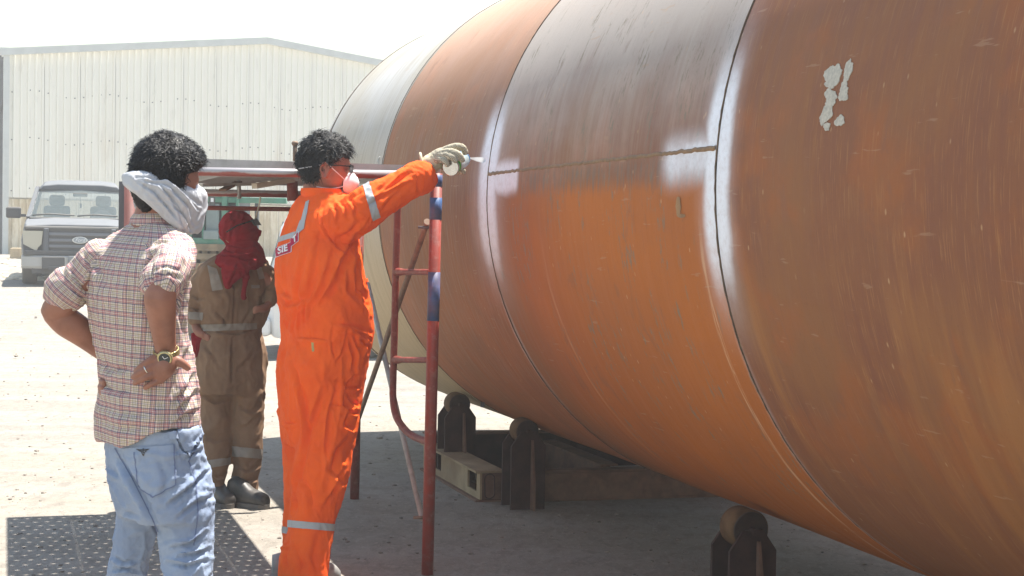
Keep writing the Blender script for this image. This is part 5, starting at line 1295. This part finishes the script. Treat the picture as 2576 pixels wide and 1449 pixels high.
# ================================================================== MAN IN THE CHECKED SHIRT
Ys = 4.5; PSI = R45(42)
shirt_man = thing('person', (P(400, 1700, Ys).x, Ys, 0), 'person in checked shirt and pale jeans, hands on hips, white cloth over the face', 'person')
S = lambda xl, xr, y, Y=Ys, r=.60, psi=PSI: sec(xl, xr, y, Y, r, psi)
torso = [S(338, 440, 552, Ys, .85), S(312, 462, 568, Ys, .62), S(268, 482, 600, Ys, .55), S(232, 488, 640, Ys, .55), S(214, 486, 690, Ys, .56), S(210, 480, 750, Ys, .58), S(220, 480, 820, Ys, .60), S(236, 488, 890, Ys, .64), S(247, 500, 950, Ys, .68), S(245, 504, 1000, Ys, .72), S(240, 502, 1050, Ys, .74), S(240, 504, 1110, Ys, .74)]
arm_r = [(446, 622, Ys - .05, 46), (438, 655, Ys - .14, 50), (424, 690, Ys - .20, 53), (410, 716, Ys - .225, 52)]
arm_r2 = [(430, 680, Ys - .19, 50), (412, 712, Ys - .22, 52)]
arm_l = [(262, 640, Ys + .02, 44), (225, 678, Ys + .03, 46), (190, 712, Ys + .03, 48), (168, 738, Ys + .03, 50)]
m = MB(); loft(m, torso, 36); ptube(m, arm_r); ptube(m, arm_r2); ptube(m, arm_l)
me = remesh(m, .0058, 5, 'shirt')
cr = [
 ([(330, 600), (345, 590), (372, 590)], 5, .004), ([(385, 640), (376, 690), (372, 760), (380, 840)], 9, .008), ([(380, 660), (385, 720), (376, 790)], 5, .007), ([(440, 600), (420, 640), (385, 655)], 7, .008), ([(455, 600), (470, 640), (465, 680)], 8, .008), ([(370, 620), (410, 608), (440, 618)], 6, .007),
 ([(235, 650), (255, 690), (250, 730)], 7, .009), ([(215, 640), (232, 690), (205, 735)], 5, .009), ([(180, 680), (200, 715), (225, 740)], 4, .010), ([(165, 700), (190, 735), (215, 755)], 3.5, .008),
 ([(262, 700), (300, 760), (310, 840)], 9, .006), ([(330, 700), (322, 800), (340, 880)], 10, .006), ([(240, 900), (280, 930), (330, 925)], 8, .009), ([(250, 960), (290, 985), (340, 985)], 7, .008), ([(480, 880), (450, 940), (430, 990)], 7, .008), ([(495, 940), (470, 980), (440, 1010)], 5, .010), ([(500, 985), (470, 1010), (445, 1040)], 5, .010), ([(498, 1030), (465, 1045), (440, 1065)], 4, .009), ([(250, 1010), (300, 1040), (360, 1040), (420, 1010)], 9, .007), ([(260, 1060), (320, 1080), (380, 1065)], 9, .006),
 ([(460, 740), (455, 800), (470, 860)], 6, .007), ([(395, 760), (388, 830), (398, 880)], 5, .008), ([(375, 690), (410, 672), (445, 680)], 4, .006), ([(370, 705), (415, 690), (450, 700)], 4, .006)]
crease(me, cr, Ys); folds(me, .009, (10, 10, 4), .6, None, 1.7, 4.0); folds(me, .004, (26, 26, 14), .5, None, 1.5, 8.0); folds(me, .0016, (60, 60, 60), .5, None, 1.4, 5.0)
# cut the hem with a curved tail
hem = [(225, 1118), (250, 1128), (290, 1131), (340, 1116), (385, 1090), (430, 1078), (520, 1076)]
c = co_of(me); p = to_px(c)
yh = np.interp(p[:, 0], [a for a, b in hem], [b for a, b in hem])
bm = bmesh.new(); bm.from_mesh(me); bm.verts.ensure_lookup_table()
kill = [bm.verts[i] for i in np.where(p[:, 1] > yh + 4)[0]]; bmesh.ops.delete(bm, geom=kill, context='VERTS'); bm.to_mesh(me); bm.free()
c = co_of(me); p = to_px(c); yh = np.interp(p[:, 0], [a for a, b in hem], [b for a, b in hem]); over = np.clip(p[:, 1] - yh, 0, 8); c[:, 2] += over * Ys / FPX; set_co(me, c)
sa, sb = P(262, 640, Ys), P(160, 750, Ys); ra, rb = P(440, 600, Ys - .05), P(408, 735, Ys - .21)
ctr = P(370, 800, Ys)
weave_attr(me, [
 (lambda c, p: (p[:, 0] < 262 - (p[:, 1] - 600) * .35) & (p[:, 1] > 600) & (p[:, 0] < 212 + np.clip(700 - p[:, 1], 0, 200) * .5), sa, sb - sa, Vector((0, 1, 0)), .075),
 (lambda c, p: (p[:, 0] > 366) & (p[:, 0] < 480) & (c[:, 1] < Ys - .115) & (p[:, 1] > 610) & (p[:, 1] < 790), ra, rb - ra, Vector((0, 1, 0)), .075),
 (lambda c, p: c[:, 0] < 1e9, ctr, Vector((.05, 0, 1)), Vector((0, 1, 0)), .165)])
shirt = link('shirt', me, M_plaid, shirt_man); md = shirt.modifiers.new('s', 'SOLIDIFY'); md.thickness = .003; md.offset = -1
def plaid_part(m, vox, name, org, ax, R_, fa=.004, fsc=(24, 24, 12)):
    me2 = remesh(m, vox, 3); folds(me2, fa, fsc, .5); weave_attr(me2, [(lambda c, p: c[:, 0] < 1e9, org, ax, Vector((0, 1, 0)), R_)]); return link(name, me2, M_plaid, shirt)
m = MB(); ptube(m, [(392, 727, Ys - .215, 50), (398, 718, Ys - .21, 53), (405, 706, Ys - .20, 53), (410, 698, Ys - .19, 50)]); plaid_part(m, .005, 'rolled_cuff', ra, rb - ra, .08)
m = MB(); ptube(m, [(184, 708, Ys + .03, 50), (170, 724, Ys + .03, 55), (158, 742, Ys + .03, 56), (152, 750, Ys + .03, 50)]); plaid_part(m, .005, 'rolled_cuff', sa, sb - sa, .08)
m = MB(); loft(m, [S(322, 450, 572, Ys, .8), S(326, 446, 556, Ys, .85), S(334, 440, 540, Ys, .9), S(340, 432, 534, Ys, .9)], cap=True, ex=2.1); plaid_part(m, .005, 'collar', ctr, ZV, .1, .002)
# jeans
hips = [S(262, 508, 1068, Ys, .72), S(262, 512, 1110, Ys, .76), S(268, 520, 1160, Ys, .80), S(272, 530, 1210, Ys, .82), S(280, 536, 1260, Ys, .8), S(292, 536, 1300, Ys, .7)]
lr = [S(395, 534, 1180, Ys - .02, 1), S(392, 538, 1250, Ys - .03, 1), S(397, 538, 1310, Ys - .04, 1), S(404, 533, 1370, Ys - .05, 1), S(408, 535, 1430, Ys - .06, 1), S(411, 528, 1500, Ys - .07, 1), S(415, 520, 1620, Ys - .08, 1), S(425, 500, 1850, Ys - .1, 1)]
ll = [S(272, 420, 1180, Ys + .02, .9), S(282, 412, 1250, Ys + .03, .95), S(292, 400, 1310, Ys + .05, 1), S(284, 385, 1370, Ys + .06, 1), S(272, 370, 1430, Ys + .07, 1), S(266, 366, 1500, Ys + .08, 1), S(270, 360, 1620, Ys + .1, 1), S(285, 350, 1850, Ys + .12, 1)]
m = MB(); loft(m, hips, 34); loft(m, lr, ex=2.15); loft(m, ll, ex=2.15); me = remesh(m, .0052, 7, 'jeans')
cr = [([(300, 1150), (330, 1200), (365, 1270), (398, 1335)], 8, .014), ([(530, 1180), (470, 1235), (425, 1270)], 6, .010), ([(535, 1250), (500, 1262), (450, 1300)], 6, .009), ([(520, 1340), (480, 1370), (430, 1375)], 5, .011), ([(528, 1380), (500, 1392), (450, 1400)], 4, .010), ([(520, 1410), (470, 1425), (420, 1415)], 5, .011), ([(510, 1100), (495, 1120), (478, 1135)], 4, .010), ([(505, 1130), (490, 1140), (470, 1152)], 4, .008), ([(445, 1090), (455, 1120), (480, 1150)], 4, .007), ([(290, 1260), (310, 1290), (350, 1300)], 6, .008), ([(275, 1180), (290, 1195), (300, 1200)], 4, .006), ([(280, 1400), (310, 1415), (350, 1410)], 5, .009), ([(275, 1435), (320, 1430), (360, 1440)], 5, .008), ([(400, 1150), (420, 1200), (410, 1250)], 10, .006)]
cr = [(a, b * .8, c_ * 1.2) for a, b, c_ in cr]; crease(me, cr, Ys); folds(me, .007, (10, 10, 13), .8, None, 2.4, 14.0); folds(me, .0035, (30, 30, 34), .6, None, 1.8, 3.0); folds(me, .0014, (70, 70, 70), .5, None, 1.4, 5.0)
jeans = link('jeans', me, M_denim, shirt_man)
fr_ = lambda c, nn: facing(c, nn)
def seamline(pts, w_=1.6, off=.0016, mat=M_denimd, name='seam'):
    for i in range(len(pts) - 1):
        a, b = Vector((*pts[i], 0)), Vector((*pts[i + 1], 0)); d = (b - a).normalized(); nrm = Vector((-d.y, d.x, 0)) * w_; e = d * .6
        q = [a - e + nrm, b + e + nrm, b + e - nrm, a - e - nrm]
        tape(me, [(v_.x, v_.y) for v_ in q], name, mat, jeans, off, Ys)
tape(me, [(306, 1128), (440, 1118), (443, 1222), (385, 1252), (350, 1225)], 'back_pocket', M_denim, jeans, .0035, Ys)
seamline([(340, 1140), (349, 1224), (385, 1250), (441, 1220), (436, 1118)], 1.5, .0042)
seamline([(290, 1128), (330, 1200), (368, 1275), (398, 1338)], 1.4)
seamline([(508, 1095), (497, 1120), (474, 1160), (492, 1210), (498, 1290), (488, 1372)], 1.4)
tape(me, [(425, 1088), (500, 1080), (504, 1096), (428, 1106)], 'waistband', M_denim, jeans, .006, Ys)
tape(me, [(498, 1076), (509, 1086), (504, 1120), (478, 1158), (474, 1150), (497, 1115)], 'pocket_welt', M_denim, jeans, .007, Ys)
# winged metal emblem on the pocket
M_emb = simple('pocket_emblem_metal', srgb(96, 96, 96), .4, .6)
mm = MB(); oc = P(362, 1135, Ys); 
from mathutils.bvhtree import BVHTree
bmx = bmesh.new(); bmx.from_mesh(me); bvj = BVHTree.FromBMesh(bmx); bmx.free()
def onj(x, y, off=.006):
    o3 = Vector((0, 0, HCAM)); d = (P(x, y, Ys) - o3).normalized(); h = bvj.ray_cast(o3, d)
    return h[0] + h[1] * off if h[0] is not None else P(x, y, Ys - .1)
for sg in (-1, 1):
    for k in range(4):
        y0 = 1131 + k * 3.0; L_ = 15 - k * 3.6
        mm.tube([onj(362 + sg * 1.5, y0 + 1.5), onj(362 + sg * L_ * .5, y0 + .8), onj(362 + sg * L_, y0 - 1.2)], .0011, 5)
mm.tube([onj(362, 1129), onj(362, 1143)], .0016, 6); mm.build('emblem', M_emb, jeans)
# body
HSs = .95; HFs = Vector((math.cos(R45(38)), math.sin(R45(38)), -.18)); HCs = P(417, 458, Ys); FHs = frame_of(HCs, HFs)
m = MB(); vs, fs = head_pts(HSs); m.add([FHs @ Vector(v) for v in vs], fs, True)
add_ear(m, FHs, 1, HSs)
ptube(m, [(405, 500, Ys, 52), (388, 545, Ys, 50), (375, 600, Ys, 58), (362, 700, Ys, 76), (360, 820, Ys, 78), (372, 940, Ys, 80), (380, 1060, Ys, 84), (395, 1150, Ys, 84)])
ptube(m, [(450, 1150, Ys, 60), (465, 1300, Ys - .04, 46), (470, 1450, Ys - .06, 40), (466, 1640, Ys - .08, 32), (462, 1850, Ys - .1, 26)])
ptube(m, [(345, 1150, Ys, 60), (340, 1300, Ys + .05, 42), (318, 1450, Ys + .07, 36), (315, 1640, Ys + .1, 30), (316, 1850, Ys + .12, 24)])
ptube(m, [(440, 640, Ys - .08, 28), (420, 700, Ys - .20, 33), (404, 742, Ys - .235, 40), (404, 770, Ys - .225, 39), (408, 810, Ys - .195, 34), (413, 850, Ys - .165, 29), (417, 880, Ys - .15, 27), (420, 900, Ys - .145, 27)], 24)
ptube(m, [(262, 650, Ys + .02, 34), (200, 715, Ys + .03, 38), (150, 768, Ys + .03, 38), (128, 785, Ys + .035, 30)], 24)
ptube(m, [(130, 784, Ys + .035, 29), (165, 808, Ys + .05, 38), (205, 835, Ys + .07, 36), (245, 868, Ys + .09, 30), (290, 905, Ys + .10, 26), (300, 940, Ys + .10, 24)], 24)
# right hand: palm and five fingers lying on the back of the hip
Yp = Ys - .158
ptube(m, [(423, 898, Yp + .01, 27), (418, 912, Yp, 29), (412, 926, Yp - .002, 29), (406, 940, Yp, 24)], 20)
ptube(m, [(398, 898, Yp, 12), (384, 903, Yp - .012, 9.8), (366, 914, Yp - .016, 8.6), (350, 926, Yp - .008, 7.8), (341, 935, Yp + .004, 6.6)], 14)
ptube(m, [(398, 918, Yp, 11.5), (380, 923, Yp - .014, 9.8), (360, 934, Yp - .020, 8.6), (344, 943, Yp - .012, 7.8), (334, 949, Yp + .002, 6.6)], 14)
ptube(m, [(402, 938, Yp, 11), (384, 942, Yp - .012, 9.4), (364, 951, Yp - .017, 8.3), (348, 959, Yp - .009, 7.6), (338, 965, Yp + .004, 6.4)], 14)
ptube(m, [(408, 954, Yp + .002, 10), (394, 960, Yp - .007, 8.6), (378, 968, Yp - .010, 7.6), (364, 976, Yp + .001, 6.4)], 14)
ptube(m, [(436, 905, Yp + .002, 15), (450, 910, Yp + .004, 13), (462, 917, Yp + .008, 10.5), (474, 927, Yp + .016, 8.5)], 14)
# left hand fingers peeking round the waist
for k, (xx, yy) in enumerate(((252, 958), (249, 972), (251, 985), (256, 996))): ptube(m, [(300, yy - 10, Ys + .06, 9), (275, yy - 4, Ys + .0, 9), (xx + 4, yy, Ys - .03, 8.5), (xx + 12, yy + 4, Ys - .055, 7.5)], 12)
ptube(m, [(300, 930, Ys + .09, 24), (290, 960, Ys + .05, 26), (288, 980, Ys + .02, 22)])
link('body', remesh(m, .0030, 2, 'body'), M_skin, shirt_man)
# nails, ring
for (x, y, a_) in ((344, 935, 0), (340, 949, 0), (342, 961, 0), (370, 971, 0)):
    pass
m = MB(); rc = P(368, 929.5, Yp - .018); dv = (P(364, 939, Yp) - P(384, 928, Yp)).normalized(); u_ = ZV.cross(dv).normalized(); w2 = dv.cross(u_); rad = px(9.6, Yp)
m.tube([rc + (u_ * math.cos(a) + w2 * math.sin(a)) * rad for a in [k * math.pi / 12 for k in range(25)]], .0022, 8, False); ring_o = m.build('ring', simple('silver_ring', srgb(220, 218, 210), .2, .9, .05)); 
ring_o.name = 'finger_ring'; tag(ring_o, 'silver ring on the finger of the hand resting on the hip', 'ring')
wt = thing('wristwatch', P(420, 893, Ys - .17), 'chunky gold coloured wristwatch with dark dial above the hand on the hip', 'watch')
wc = P(418, 886, Ys - .148); dv = (P(413, 850, Ys - .165) - P(420, 900, Ys - .145)).normalized(); u_ = Vector((1, 0, 0)) - dv * dv.x; u_.normalize(); w2 = dv.cross(u_); 
if w2.y > 0: w2 = -w2
rad = px(31, Ys - .15); M_gold = simple('brushed_gold', srgb(190, 178, 132), .3, .75, .12, 40)
for k in range(22):
    a = 2 * math.pi * k / 22; cpos = wc + (u_ * math.cos(a) + w2 * math.sin(a)) * rad; R_ = Matrix((u_ * -math.sin(a) + w2 * math.cos(a), u_ * math.cos(a) + w2 * math.sin(a), dv)).transposed()
    m = MB(); m.box(cpos, (.0042, .0022, .0085), R_, .001); m.build('link', M_gold, wt)
fc = wc + w2 * (rad + .004) + u_ * .004; m = MB(); m.lathe(fc, w2, [(-.004, .0205), (.002, .0205), (.006, .0185), (.006, .015)], 32); m.build('bezel', M_gold, wt)
m = MB(); m.lathe(fc, w2, [(.003, .0155), (.0068, .0155)], 28); dl = m.build('dial', simple('dark_dial', srgb(48, 54, 54), .2, .2), wt)
m = MB(); o4 = fc + w2 * .0075; m.bar(o4, o4 + u_ * .010 + dv * .004, .0014, .0008, w2); m.bar(o4, o4 - u_ * .004 + dv * .008, .0016, .0008, w2); m.build('hand', M_wht, dl)
# hair
def reg_s(L):
    x, y, z = L[:, 0], L[:, 1], L[:, 2]
    line = np.where(x > .02, .030 + .35 * np.clip(x - .02, 0, .1), -.015 - 1.25 * np.clip(.02 - x, 0, .09))
    return sstep(z - line, -.004, .012)
def th_s(L): return .010 + .016 * sstep(L[:, 2], .0, .07) + .010 * sstep(L[:, 0], .0, .09) * sstep(L[:, 2], .02, .07)
hair_mesh(FHs, HSs, reg_s, th_s, 8, 6500, .016, 1.0, 'hair', M_hair, shirt_man, .008, .65, .0013)
m = MB(); ptube(m, [(356, 462, Ys - .045, 28), (358, 488, Ys - .05, 27), (366, 512, Ys - .05, 22), (376, 530, Ys - .04, 12)]); me2 = remesh(m, .004, 3); folds(me2, .004, (70, 70, 70), .4); link('nape_hair', me2, M_hair, shirt_man)
# white cloth over nose and mouth, knotted behind
upx = [(330, 440), (345, 436), (375, 430), (410, 432), (445, 443), (475, 460), (499, 478), (506, 492)]
lowx = [(328, 460), (345, 472), (372, 488), (400, 510), (428, 536), (450, 562), (478, 590), (494, 556)]
secs = []
for i, (a, b) in enumerate(zip(upx, lowx)):
    t = i / 7; Yc = Ys + .01 * t; dep = [.04, .088, .115, .122, .116, .102, .078, .040][i]
    A = P(a[0], a[1], Yc); B = P(b[0], b[1], Yc); c_ = (A + B) / 2; secs.append((c_, (A - B) / 2, Vector((.25, 1, 0)).normalized() * dep))
m = MB(); loft(m, secs, 36, 5, 4.2); me = remesh(m, .0034, 4)
crease(me, [([(340, 448), (400, 464), (450, 516), (480, 578)], 3, .007), ([(342, 444), (420, 450), (465, 485), (495, 525)], 3, .007), ([(345, 455), (390, 485), (430, 530), (450, 556)], 3, .007), ([(380, 450), (430, 470), (475, 520), (486, 560)], 4, .006), ([(420, 448), (460, 475), (500, 515)], 4, .006), ([(430, 500), (450, 530), (460, 565)], 4, .006), ([(440, 520), (462, 540), (480, 580)], 3, .005)], Ys)
folds(me, .003, (24, 24, 24), .7, None, 1.6, 3.0)
kerchief = link('face_cloth', me, M_whitec, shirt_man)
m = MB(); ptube(m, [(333, 438, Ys - .02, 7), (337, 446, Ys - .03, 9), (335, 458, Ys - .02, 7)]); ptube(m, [(333, 458, Ys - .02, 5), (329, 470, Ys - .02, 6), (330, 482, Ys - .02, 3)]); ptube(m, [(336, 480, Ys, 4), (340, 515, Ys, 4), (345, 530, Ys, 5)])
me = remesh(m, .003, 2); folds(me, .003, (60, 60, 60), .5); link('knot', me, M_whitec, kerchief)

# ================================================================== MAN IN BROWN COVERALLS
Yb = 8.95; PB = R45(-58)
brown_man = thing('person', (P(610, 1280, Yb).x, Yb, 0), 'person in brown coveralls with red scarf round the head, standing in scaffold shade', 'person')
S = lambda xl, xr, y, Y=Yb, r=.60, psi=PB: sec(xl, xr, y, Y, r, psi)
torso = [S(560, 655, 640, Yb, .8), S(520, 668, 660, Yb, .6), S(500, 676, 690, Yb, .6), S(500, 676, 730, Yb, .6), S(505, 672, 775, Yb, .62), S(508, 664, 808, Yb, .64), S(512, 650, 828, Yb, .68), S(502, 658, 860, Yb, .72), S(497, 668, 900, Yb, .74), S(497, 667, 950, Yb, .74), S(500, 664, 990, Yb, .66)]
l1 = [S(498, 588, 960, Yb, 1), S(500, 584, 1020, Yb - .01, 1), S(504, 582, 1080, Yb - .02, 1), S(510, 580, 1140, Yb - .03, 1), S(516, 578, 1175, Yb - .03, 1), S(526, 566, 1215, Yb - .03, 1.1), S(528, 566, 1246, Yb - .03, 1.2)]
l2 = [S(578, 667, 960, Yb + .02, 1), S(582, 663, 1020, Yb + .02, 1), S(584, 660, 1080, Yb + .02, 1), S(584, 658, 1140, Yb + .02, 1), S(586, 654, 1175, Yb + .02, 1), S(580, 648, 1205, Yb + .02, 1.1), S(598, 646, 1236, Yb + .02, 1.2)]
ra_ = [(520, 685, Yb - .02, 26), (500, 720, Yb - .05, 28), (490, 765, Yb - .06, 26), (492, 808, Yb - .08, 22)]
la_ = [(660, 680, Yb + .02, 22), (680, 705, Yb + .04, 22), (688, 735, Yb + .0, 20), (678, 762, Yb - .06, 18)]
m = MB(); loft(m, torso, 30); loft(m, l1, ex=2.1); loft(m, l2, ex=2.1); ptube(m, ra_); ptube(m, la_)
me = remesh(m, .0085, 4, 'coverall')
crease(me, [([(588, 700), (592, 760), (586, 820)], 3, .010), ([(540, 780), (560, 800), (570, 815)], 4, .010), ([(640, 770), (620, 800), (610, 815)], 4, .010), ([(520, 830), (560, 838), (600, 838), (645, 826)], 3, .010), ([(585, 850), (582, 900), (583, 960)], 3, .012), ([(510, 860), (540, 900), (560, 930)], 5, .010), ([(655, 870), (630, 900), (600, 930)], 5, .010), ([(505, 990), (540, 1010), (570, 1005)], 4, .012), ([(600, 1020), (630, 1035), (655, 1025)], 4, .012), ([(650, 1050), (620, 1075), (592, 1080)], 4, .010), ([(508, 1090), (540, 1110), (575, 1100)], 4, .010), ([(590, 1170), (620, 1185), (655, 1170)], 3, .014), ([(580, 1198), (615, 1212), (650, 1205)], 3, .014), ([(530, 1190), (550, 1200), (570, 1195)], 3, .012), ([(480, 740), (500, 752), (515, 748)], 3, .010), ([(478, 770), (495, 780), (512, 775)], 3, .010)], Yb)
folds(me, .012, (9, 9, 5), .6, None, 1.7, 21.0); folds(me, .005, (22, 22, 14), .5, None, 1.5, 31.0)
cb_ = link('coverall', me, M_brownc, brown_man)
tb = lambda pts, nm='reflective_stripe', mt=M_reflb, off=.004: tape(me, pts, nm, mt, cb_, off, Yb)
tb([(522, 668), (545, 676), (562, 728), (534, 732)]); tb([(643, 668), (654, 664), (666, 700), (650, 704)]); tb([(504, 816), (646, 812), (646, 828), (504, 834)])
tb([(583, 1122), (660, 1130), (660, 1154), (583, 1148)]); tb([(508, 1160), (580, 1150), (580, 1168), (508, 1180)]); tb([(474, 784), (512, 786), (510, 806), (476, 802)])
for q in ([(522, 733), (578, 738), (576, 762), (522, 764)], [(632, 722), (668, 728), (666, 746), (632, 742)]): tb(q, 'pocket_flap', M_brownc, .010)
for q in ([(526, 764), (574, 762), (572, 806), (528, 806)], [(630, 746), (666, 748), (662, 800), (630, 798)]): tb(q, 'chest_pocket', M_brownc, .005)
tb([(630, 716), (650, 716), (650, 724), (630, 724)], 'badge', M_reflb, .012)
# red cloth hanging at the side and scarf
M_redd = M_redc
m = MB(); loft(m, [(P(498, 838, Yb - .1), Vector((.035, 0, 0)), Vector((0, .012, 0))), (P(496, 865, Yb - .1), Vector((.03, 0, 0)), Vector((0, .012, 0))), (P(492, 900, Yb - .1), Vector((.012, 0, 0)), Vector((0, .008, 0)))], 14, 3)
me2 = remesh(m, .006, 1); folds(me2, .006, (30, 30, 12)); rag = link('rag', me2, M_redc, None); rag.name = 'red_rag'; tag(rag, 'red rag hanging at the hip of the man in brown coveralls', 'rag')
HB_ = frame_of(P(603, 592, Yb), Vector((.93, -.12, .26)), Vector((-.2, 0, 1)))
m = MB(); vs, fs = head_pts(1.0); m.add([HB_ @ Vector(v) for v in vs], fs, True)
ptube(m, [(600, 620, Yb, 24), (598, 650, Yb, 26), (592, 690, Yb, 40), (590, 780, Yb, 44), (582, 880, Yb, 46), (582, 950, Yb, 44)])
ptube(m, [(550, 950, Yb, 30), (545, 1080, Yb - .02, 22), (547, 1180, Yb - .03, 16), (547, 1250, Yb - .03, 13)]); ptube(m, [(620, 950, Yb + .02, 30), (622, 1080, Yb + .02, 22), (620, 1180, Yb + .02, 16), (622, 1240, Yb + .02, 13)])
ptube(m, [(520, 690, Yb - .02, 14), (494, 765, Yb - .06, 13), (492, 815, Yb - .08, 11), (500, 835, Yb - .1, 12), (512, 842, Yb - .12, 9)]); ptube(m, [(664, 690, Yb, 14), (686, 735, Yb, 12), (674, 768, Yb - .08, 10), (662, 776, Yb - .12, 11), (650, 778, Yb - .14, 8)])
for k in range(4): ptube(m, [(508, 838 + k * 3, Yb - .11, 4.5), (520, 842 + k * 4, Yb - .13, 4), (528, 848 + k * 4, Yb - .135, 3.5)], 8, 2); ptube(m, [(656, 772 + k * 3, Yb - .13, 4.5), (645, 772 + k * 4, Yb - .15, 4), (638, 776 + k * 4, Yb - .15, 3.5)], 8, 2)
link('body', remesh(m, .006, 2, 'body'), M_skin, brown_man)
m = MB(); HB3 = HB_.to_3x3()
vs, fs = head_pts(1.12); m.add([HB_ @ (Vector(v) + Vector((-.004, 0, .008))) for v in vs], fs, True)
loft(m, [S(578, 648, 606, Yb, .9, 0), S(566, 660, 628, Yb - .01, .85, 0), S(548, 664, 645, Yb - .01, .8, 0), S(536, 668, 660, Yb, .75, 0), S(560, 650, 676, Yb - .06, .7, 0)], 26, 4)
loft(m, [(P(606, 655, Yb - .12), Vector((.11, .02, 0)), Vector((0, .04, 0))), (P(592, 680, Yb - .16), Vector((.075, 0, 0)), Vector((0, .025, 0))), (P(580, 705, Yb - .17), Vector((.04, 0, 0)), Vector((0, .016, 0))), (P(571, 726, Yb - .165), Vector((.012, 0, 0)), Vector((0, .01, 0)))], 20, 3)
loft(m, [(P(622, 680, Yb - .15), Vector((.018, 0, .005)), Vector((0, .015, 0))), (P(616, 720, Yb - .16), Vector((.016, 0, 0)), Vector((0, .01, 0))), (P(612, 756, Yb - .16), Vector((.012, 0, 0)), Vector((0, .008, 0)))], 12, 3)
me = remesh(m, .0055, 3)
crease(me, [([(556, 600), (575, 615), (610, 622), (650, 615)], 3, .008), ([(540, 640), (575, 640), (620, 652), (655, 645)], 3, .010), ([(552, 625), (590, 635), (640, 632)], 3, .009), ([(600, 545), (585, 570), (580, 605)], 3, .008), ([(600, 660), (590, 690), (578, 715)], 3, .008), ([(615, 550), (600, 580), (600, 610)], 3, .006)], Yb)
folds(me, .009, (18, 18, 18), .7, None, 1.6, 7.0)
scarf = link('headscarf', me, M_redc, brown_man)
gls = thing('sunglasses', HB_ @ Vector((.09, 0, .03)), 'dark sunglasses pushed over the red headscarf of the man in brown', 'sunglasses')
for s in (-1, 1):
    m = MB(); m.prism([(-.028, -.02), (.026, -.022), (.030, .02), (-.030, .018)], HB3 @ Vector((.004, 0, 0)), HB_ @ Vector((.112, s * .034, .045)), HB3 @ Vector((-.3 * s, 1, 0)).normalized(), HB3 @ Vector((-.35, 0, 1)).normalized()); m.build('lens', M_black, gls)
    m = MB(); m.tube([HB_ @ Vector((.10, s * .066, .055)), HB_ @ Vector((.03, s * .098, .05)), HB_ @ Vector((-.04, s * .096, .03))], .004, 6); m.build('temple', M_black, gls)
# boots
def boot(x, y, Y_, ang, sc_=1.0):
    b0 = G(x, y); b0.z = 0; F2 = Matrix.Rotation(ang, 3, 'Z'); m = MB(); secs = []
    for (d, w_, h) in ((.115, .030, .05), (.10, .042, .066), (.06, .048, .080), (.01, .044, .095), (-.05, .040, .14), (-.10, .038, .15), (-.135, .030, .13)):
        secs.append((b0 + F2 @ Vector((d, 0, 0)) * sc_ + ZV * (h / 2 + .012), F2 @ Vector((0, w_, 0)) * sc_, ZV * (h / 2)))
    loft(m, secs, 22, 3, 2.5); o = m.build('boot', M_boot, brown_man)
    m = MB(); pl_ = [(.12, -.02), (.125, .0), (.12, .02), (.09, .046), (.03, .050), (-.04, .042), (-.12, .040), (-.15, .02), (-.15, -.02), (-.12, -.040), (-.04, -.042), (.03, -.050), (.09, -.046)]
    m.prism([(a * sc_, b * sc_) for a, b in pl_], ZV * .026, b0, F2 @ Vector((1, 0, 0)), F2 @ Vector((0, 1, 0))); m.build('sole', simple('dusty_sole', srgb(96, 92, 88), .8) if 'dusty_sole' not in bpy.data.materials else bpy.data.materials['dusty_sole'], o)
boot(628, 1276, Yb, R45(-28)); boot(556, 1272, Yb, R45(-55))
# ================================================================== dusty air
m = MB(); m.box((0, 270, 3.7), (305, 335, 4.9)); hz_ = bpy.data.materials.new('haze'); hz_.use_nodes = True; t2 = hz_.node_tree; t2.nodes.clear()
o2 = t2.nodes.new('ShaderNodeOutputMaterial'); pv = t2.nodes.new('ShaderNodeVolumePrincipled'); pv.inputs['Density'].default_value = .0036; pv.inputs['Color'].default_value = (.97, .96, .94, 1); pv.inputs['Anisotropy'].default_value = .2
t2.links.new(pv.outputs[0], o2.inputs['Volume']); o = m.build('haze', hz_); tag(o, kind='stuff')
